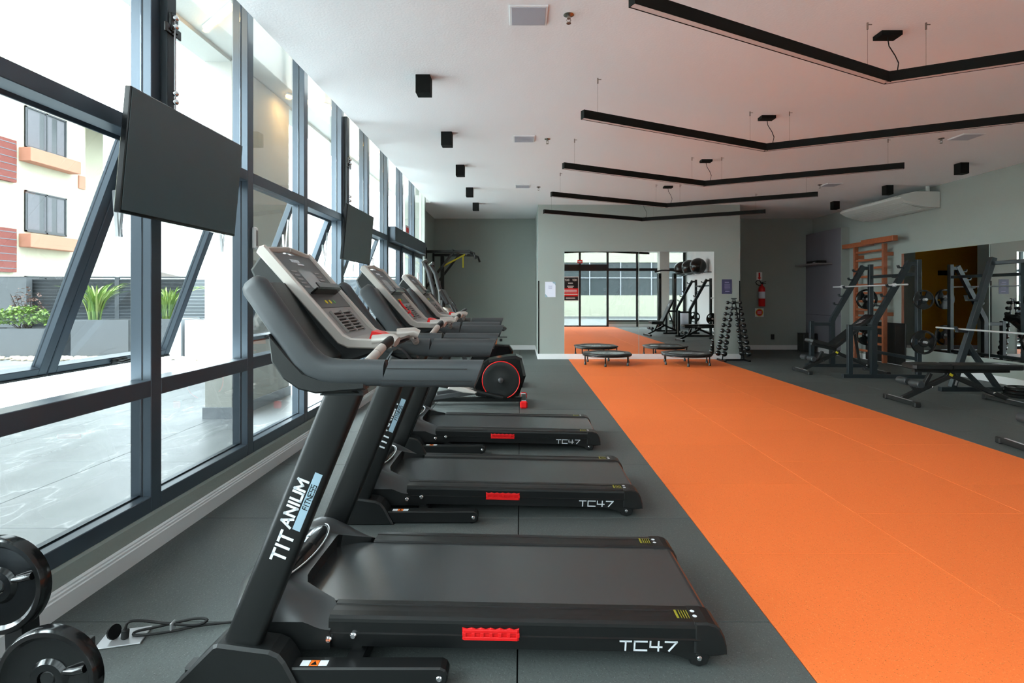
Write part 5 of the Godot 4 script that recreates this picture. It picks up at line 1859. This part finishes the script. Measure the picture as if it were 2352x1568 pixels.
	aw.prism([Vector2(-0.022, 0.085), Vector2(0.022, 0.085), Vector2(0.022, -0.03), Vector2(0.045, -0.03), Vector2(0.0, -0.09), Vector2(-0.045, -0.03), Vector2(-0.022, -0.03)], 0.0024, 0.0036)
	part(ar, "arrow", aw, M.red)
	var rs := thing("round_sign", "square white sign with a red disc below the fire extinguisher", "sign", v(5.80, 0.90, BACK - 0.003))
	var rp := MB.new()
	rp.box(Vector3.ZERO, Vector3(0.21, 0.21, 0.005), 0.001)
	part(rs, "plate", rp, M.white)
	for q in [[0.092, 0.0024, 0.0034, M.yellow, "yellow_ring"], [0.078, 0.0034, 0.0042, M.red, "red_disc"]]:
		var dm := MB.new()
		dm.cyl(Vector3(0, 0, q[1]), Vector3(0, 0, q[2]), q[0], 28)
		part(rs, q[4], dm, q[3])
	var rl := MB.new()
	for i in 3:
		rl.box(Vector3(0, 0.022 - 0.022 * i, 0.0044), Vector3(0.10, 0.009, 0.0008))
	part(rs, "print", rl, M.white)
	var so := thing("wall_socket", "black wall socket low on the back wall", "socket", v(6.12, 0.31, BACK - 0.005))
	var sm := MB.new()
	sm.box(Vector3.ZERO, Vector3(0.085, 0.125, 0.01), 0.003)
	part(so, "plate", sm, M.gasket)
	var si := MB.new()
	for y in [-0.025, 0.025]:
		si.cyl(Vector3(0, y, 0.005), Vector3(0, y, 0.0065), 0.016, 12)
	part(so, "outlet", si, M.black)
	# shelf with a small black device
	var sf := thing("corner_shelf", "thin grey floating shelf in the corner above the black box", "shelf", v(6.925, 2.02, 12.45))
	var sb := MB.new()
	sb.box(Vector3(-0.175, 0, 0), Vector3(0.35, 0.035, 0.95), 0.003)
	part(sf, "board", sb, M.panel_light)
	var dv := thing("media_box", "small flat black device on the corner shelf", "device", v(6.76, 2.038, 12.32))
	var db := MB.new()
	db.box(Vector3(0, 0.03, 0), Vector3(0.22, 0.06, 0.42), 0.006)
	part(dv, "body", db, M.gasket)
	var dl := MB.new()
	dl.box(Vector3(-0.111, 0.02, 0.1), Vector3(0.002, 0.01, 0.10))
	part(dv, "front_strip", dl, M.satin)
	var bx := thing("black_box", "black box standing on the floor in the back corner", "box", v(6.70, 0, 12.62))
	var bb := MB.new()
	bb.box(Vector3(0, 0.215, 0), Vector3(0.30, 0.42, 0.30), 0.01)
	part(bx, "body", bb, M.pad)
	var lid := MB.new()
	lid.box(Vector3(0, 0.428, 0), Vector3(0.31, 0.012, 0.31), 0.004)
	part(bx, "lid", lid, M.gasket)
	# switch plates and sign on the mustard wall, seen in the wall mirror
	for q in [[4.05, 1.12, "upper black switch plate on the mustard wall"], [4.05, 0.34, "lower black socket plate on the mustard wall"]]:
		var sw := thing("switch_plate", q[2], "switch", v(q[0], q[1], BACK - 0.005), 0.0, "switch plates on the mustard wall")
		var w := MB.new()
		w.box(Vector3.ZERO, Vector3(0.09, 0.13, 0.01), 0.003)
		part(sw, "plate", w, M.gasket)
		var kq := MB.new()
		kq.box(Vector3(0, 0, 0.006), Vector3(0.035, 0.06, 0.004), 0.001)
		part(sw, "key", kq, M.black)
	var ds := thing("door_sign", "long dark sign on the mustard wall", "sign", v(3.85, 1.86, BACK - 0.005))
	var dm2 := MB.new()
	dm2.box(Vector3.ZERO, Vector3(0.42, 0.115, 0.01), 0.002)
	part(ds, "plate", dm2, M.gasket)
	var dt := MB.new()
	dt.box(Vector3(0.0, 0, 0.006), Vector3(0.28, 0.02, 0.001))
	part(ds, "print", dt, M.panel)


func build_behind_camera() -> void:
	# what the mirror on the pillar shows of the end of the room behind the camera
	var ra := thing("ball_shelf", "black tube shelf for exercise balls high on the wall", "rack", v(RIGHT, 2.2, 0.7))
	for s in [0.0, -0.42]:
		var b := MB.new()
		b.cyl(Vector3(-0.16 + s, 0, -1.5), Vector3(-0.16 + s, 0, 1.5), 0.014, 10)
		part(ra, "rail", b, M.steel_black)
	for z in [-1.45, -0.52, 0.52, 1.45]:
		var b := MB.new()
		b.bar(Vector3(-0.002, 0.0, z), Vector3(-0.60, 0.0, z), 0.03, 0.03, 0.003)
		part(ra, "bracket", b, M.steel_black)
	for i in 3:
		var bl := thing("exercise_ball", "large dark exercise ball on the wall shelf, %s" % ["towards the mirrored pillar", "between two others", "towards the glass doors"][i], "ball", v(RIGHT - 0.37, 2.4405, 1.75 - 1.05 * i), 0.0, "exercise balls on the shelf")
		var bm := MB.new()
		bm.ball(Vector3.ZERO, Vector3.ONE * 0.305, 32)
		part(bl, "skin", bm, M.iron)
		var pl := MB.new()
		pl.cyl(Vector3(-0.30, 0, 0), Vector3(-0.309, 0, 0), 0.012, 10)
		part(bl, "plug", pl, M.panel)
	var fb := thing("exercise_ball", "pale exercise ball resting on the floor behind the cable machine", "ball", v(6.6, 0.325, 0.4))
	var fm := MB.new()
	fm.ball(Vector3.ZERO, Vector3.ONE * 0.325, 32)
	part(fb, "skin", fm, M.vent)
	var fp := MB.new()
	fp.cyl(Vector3(0, 0.32, 0), Vector3(0, 0.329, 0), 0.012, 10)
	part(fb, "plug", fp, M.panel)
	var m := thing("cable_machine", "black cable machine with two tall shrouds near the glass doors", "exercise machine", v(5.45, 0, 2.1))
	for s in [-0.28, 0.28]:
		var c := MB.new()
		c.sweep([Vector3(s, 0.05, 0), Vector3(s, 2.15, 0)], rr(0.14, 0.20, 0.05, 4), Vector3.RIGHT)
		part(m, "tower", c, M.gloss)
		var st := MB.new()
		st.box(Vector3(s, 1.1, -0.104), Vector3(0.05, 1.7, 0.01), 0.003)
		part(m, "weight_guard", st, M.hood)
	var tp := MB.new()
	tp.tube([Vector3(-0.45, 2.20, 0), Vector3(-0.2, 2.26, 0), Vector3(0.2, 2.26, 0), Vector3(0.5, 2.20, 0)], 0.03, 10)
	part(m, "top_bar", tp, M.steel_black)
	var bs := MB.new()
	bs.box(Vector3(0, 0.03, 0), Vector3(0.9, 0.06, 0.5), 0.01)
	part(m, "base", bs, M.steel_black)
	var col := room("pillar_rear")
	slab(col, "shaft", Vector3(5.85, 0, -0.85), Vector3(6.25, CEIL, -0.45), M.ac)
	# poster on the glass door; its print is read from outside
	var po := thing("door_poster", "black and red poster stuck on the glass door", "poster", v(2.15, 1.62, REAR - 0.043))
	var sh := MB.new()
	sh.box(Vector3.ZERO, Vector3(0.66, 1.0, 0.004))
	part(po, "sheet", sh, M.poster_dark)
	var bd := MB.new()
	for q in [[Vector3(0, 0.505, 0), Vector3(0.70, 0.03, 0.005)], [Vector3(0, -0.505, 0), Vector3(0.70, 0.03, 0.005)], [Vector3(0.34, 0, 0), Vector3(0.02, 1.0, 0.005)], [Vector3(-0.34, 0, 0), Vector3(0.02, 1.0, 0.005)]]:
		bd.box(q[0], q[1])
	part(po, "border", bd, M.white)
	var re := MB.new()
	re.box(Vector3(0, -0.15, 0), Vector3(0.655, 0.34, 0.006))
	part(po, "red_field", re, M.red)
	var tx := MB.new()
	strokes(tx, "MOV", Vector3(0.27, 0.34, -0.003), Vector3(-1, 0, 0), Vector3.UP, 0.07, 0.8, 0.25, 0.25)
	strokes(tx, "DAY", Vector3(-0.06, 0.34, -0.003), Vector3(-1, 0, 0), Vector3.UP, 0.07, 0.8, 0.25, 0.25)
	for q in [[0.0, 0.24, 0.2], [0.0, 0.11, 0.28], [0.0, 0.05, 0.2], [0.0, -0.06, 0.55], [0.0, -0.13, 0.55], [0.0, -0.235, 0.6], [0.0, -0.40, 0.4]]:
		tx.box(Vector3(q[0], q[1], -0.003), Vector3(q[2], 0.035, 0.002))
	part(po, "print", tx, M.white)
	var es := thing("exit_plate", "small red sign on the door mullion behind the camera", "sign", v(2.55, 2.78, REAR + 0.012))
	var em := MB.new()
	em.box(Vector3.ZERO, Vector3(0.22, 0.14, 0.02), 0.003)
	part(es, "plate", em, M.red)
	var ep := MB.new()
	ep.box(Vector3(0, 0, -0.011), Vector3(0.14, 0.05, 0.002))
	part(es, "print", ep, M.white)


func build_small_things() -> void:
	# warm tube lamps under the soffit, set zigzag
	for k in [[-2.93, 5.02, -2.44, 4.60, "over the window with the big television"], [-2.89, 6.66, -2.47, 7.11, "behind the terrace column"], [-2.95, 9.72, -2.4, 9.23, "before the glass door"], [-2.82, 11.55, -2.48, 11.86, "past the glass door"], [-2.9, 2.35, -2.45, 2.8, "over the first open window"]]:
		var a := v(k[0], 0, k[1])
		var e := v(k[2], 0, k[3])
		var mid := (a + e) / 2
		var l := thing("tube_lamp", "warm glowing tube lamp under the outside soffit, %s" % k[4], "lamp", mid + Vector3(0, 3.7995, 0), 0.0, "tube lamps under the soffit")
		var base := MB.new()
		base.bar(a - mid + Vector3(0, -0.012, 0), e - mid + Vector3(0, -0.012, 0), 0.05, 0.024, 0.003)
		part(l, "holder", base, M.white)
		var t := MB.new()
		t.cyl(a - mid + Vector3(0, -0.042, 0), e - mid + Vector3(0, -0.042, 0), 0.018, 12, 0.004)
		part(l, "glow_tube", t, M.tube)
		var ar := AreaLight3D.new()
		ar.name = "lamp_light"
		ar.area_size = Vector2(0.6, 0.05)
		ar.light_color = Color(1.0, 0.80, 0.48)
		ar.light_energy = 0.035
		ar.area_range = 20.0
		ar.shadow_enabled = true
		l.add_child(ar)
		ar.position = Vector3(0, -0.065, 0)
		var d := (e - a).normalized()
		ar.basis = Basis(d, d.cross(Vector3.UP).normalized() * -1.0, Vector3.UP)
	# white door contact on a mullion
	var se := thing("window_sensor", "white plastic sensor on the mullion behind the first console", "sensor", v(-1.885, 1.70, 3.835))
	var sm := MB.new()
	sm.box(Vector3.ZERO, Vector3(0.03, 0.16, 0.05), 0.011)
	part(se, "body", sm, M.white)
	var sl := MB.new()
	sl.box(Vector3(0.015, 0.0, 0), Vector3(0.003, 0.11, 0.026), 0.001)
	part(se, "lens", sl, M.panel_light)
	# floor socket with the treadmill's cord
	var fs := thing("floor_socket", "metal floor socket plate with raised round lid", "socket", v(-1.49, 0.0005, 2.03), 0.25)
	var pm := MB.new()
	pm.box(Vector3(0, 0.003, 0), Vector3(0.15, 0.006, 0.11), 0.002)
	part(fs, "plate", pm, M.satin)
	var lid := MB.new()
	lid.cyl(Vector3(-0.035, 0.03, 0.0), Vector3(-0.028, 0.032, 0.004), 0.026, 16)
	part(fs, "lid", lid, M.steel_black)
	var co := thing("power_cord", "black bundled power cord between floor socket and treadmill", "cord", v(-1.49, 0, 2.03))
	var pts := [Vector3(0.01, 0.03, 0.01), Vector3(0.015, 0.06, 0.0), Vector3(0.05, 0.055, -0.02), Vector3(0.14, 0.035, -0.035), Vector3(0.24, 0.02, -0.05), Vector3(0.27, 0.025, -0.075), Vector3(0.22, 0.03, -0.075), Vector3(0.10, 0.02, -0.04), Vector3(0.03, 0.013, -0.02), Vector3(0.05, 0.012, 0.0), Vector3(0.15, 0.012, -0.02), Vector3(0.25, 0.012, -0.06), Vector3(0.33, 0.008, -0.085), Vector3(0.38, 0.008, -0.095), Vector3(0.425, 0.008, -0.105)]
	var cv := Curve3D.new()
	for i in pts.size():
		var tan: Vector3 = (pts[mini(i + 1, pts.size() - 1)] - pts[maxi(i - 1, 0)]) * 0.17
		cv.add_point(pts[i], -tan, tan)
	cv.bake_interval = 0.012
	var cm := MB.new()
	cm.tube(Array(cv.get_baked_points()), 0.005, 7)
	part(co, "cable", cm, M.gasket)
	var pg := MB.new()
	pg.cyl(Vector3(0.01, 0.006, 0.01), Vector3(0.012, 0.04, 0.008), 0.013, 12, 0.003)
	part(co, "plug", pg, M.gasket)
	var ti := MB.new()
	ti.box(Vector3(0.16, 0.027, -0.036), Vector3(0.008, 0.032, 0.03), 0.003)
	part(co, "tie", ti, M.satin)
	# small plate tree in the foreground corner
	var tr := thing("plate_tree", "black steel plate tree in the corner by the window curb", "rack", v(-1.52, 0, 1.66))
	var a := MB.new()
	a.box(Vector3(0, 0.025, 0), Vector3(0.45, 0.05, 0.06), 0.005)
	a.box(Vector3(0, 0.025, 0), Vector3(0.06, 0.05, 0.36), 0.005)
	part(tr, "base", a, M.steel_black)
	var b := MB.new()
	b.bar(Vector3(0, 0.04, 0), Vector3(-0.02, 0.46, 0), 0.06, 0.06, 0.004)
	part(tr, "post", b, M.steel_black)
	for q in [[-0.02, 0.435, 0.06], [0.19, 0.212, 0.13]]:
		var pgm := MB.new()
		pgm.bar(Vector3(-0.01, q[1], 0.0), Vector3(q[0] + 0.01, q[1], 0.0), 0.04, 0.04, 0.003)
		pgm.cyl(Vector3(q[0], q[1], 0.0), Vector3(q[0], q[1], q[2] + 0.014), 0.022, 14, 0.003)
		part(tr, "peg", pgm, M.steel_black)
	for q in [[-0.02, 0.435, 0.143, "glossy black round plate on the upper peg of the plate tree", 0.06], [0.19, 0.212, 0.143, "glossy black round plate on the lower peg of the plate tree", 0.13]]:
		var o := thing("round_plate", q[3], "weight plate", tr.position + Vector3(q[0], q[1] - 0.003, q[4]), 0.0, "plates on the plate tree")
		o.basis = Basis(Vector3.RIGHT, PI / 2)
		var pm2 := MB.new()
		var r: float = q[2]
		pm2.lathe([Vector2(0.026, -0.022), Vector2(r - 0.01, -0.022), Vector2(r, -0.012), Vector2(r, 0.012), Vector2(r - 0.006, 0.021), Vector2(r - 0.018, 0.022), Vector2(r - 0.028, 0.012), Vector2(0.055, 0.006), Vector2(0.045, 0.016), Vector2(0.026, 0.016), Vector2(0.026, -0.022)], Transform3D.IDENTITY, 48)
		part(o, "disc", pm2, M.gloss)
		var hd := MB.new()
		hd.tube([Vector3(0.05, 0.010, -0.02), Vector3(0.085, 0.022, -0.03), Vector3(0.112, 0.020, -0.036)], 0.009, 10, 0.011)
		part(o, "grip_knob", hd, M.gloss)
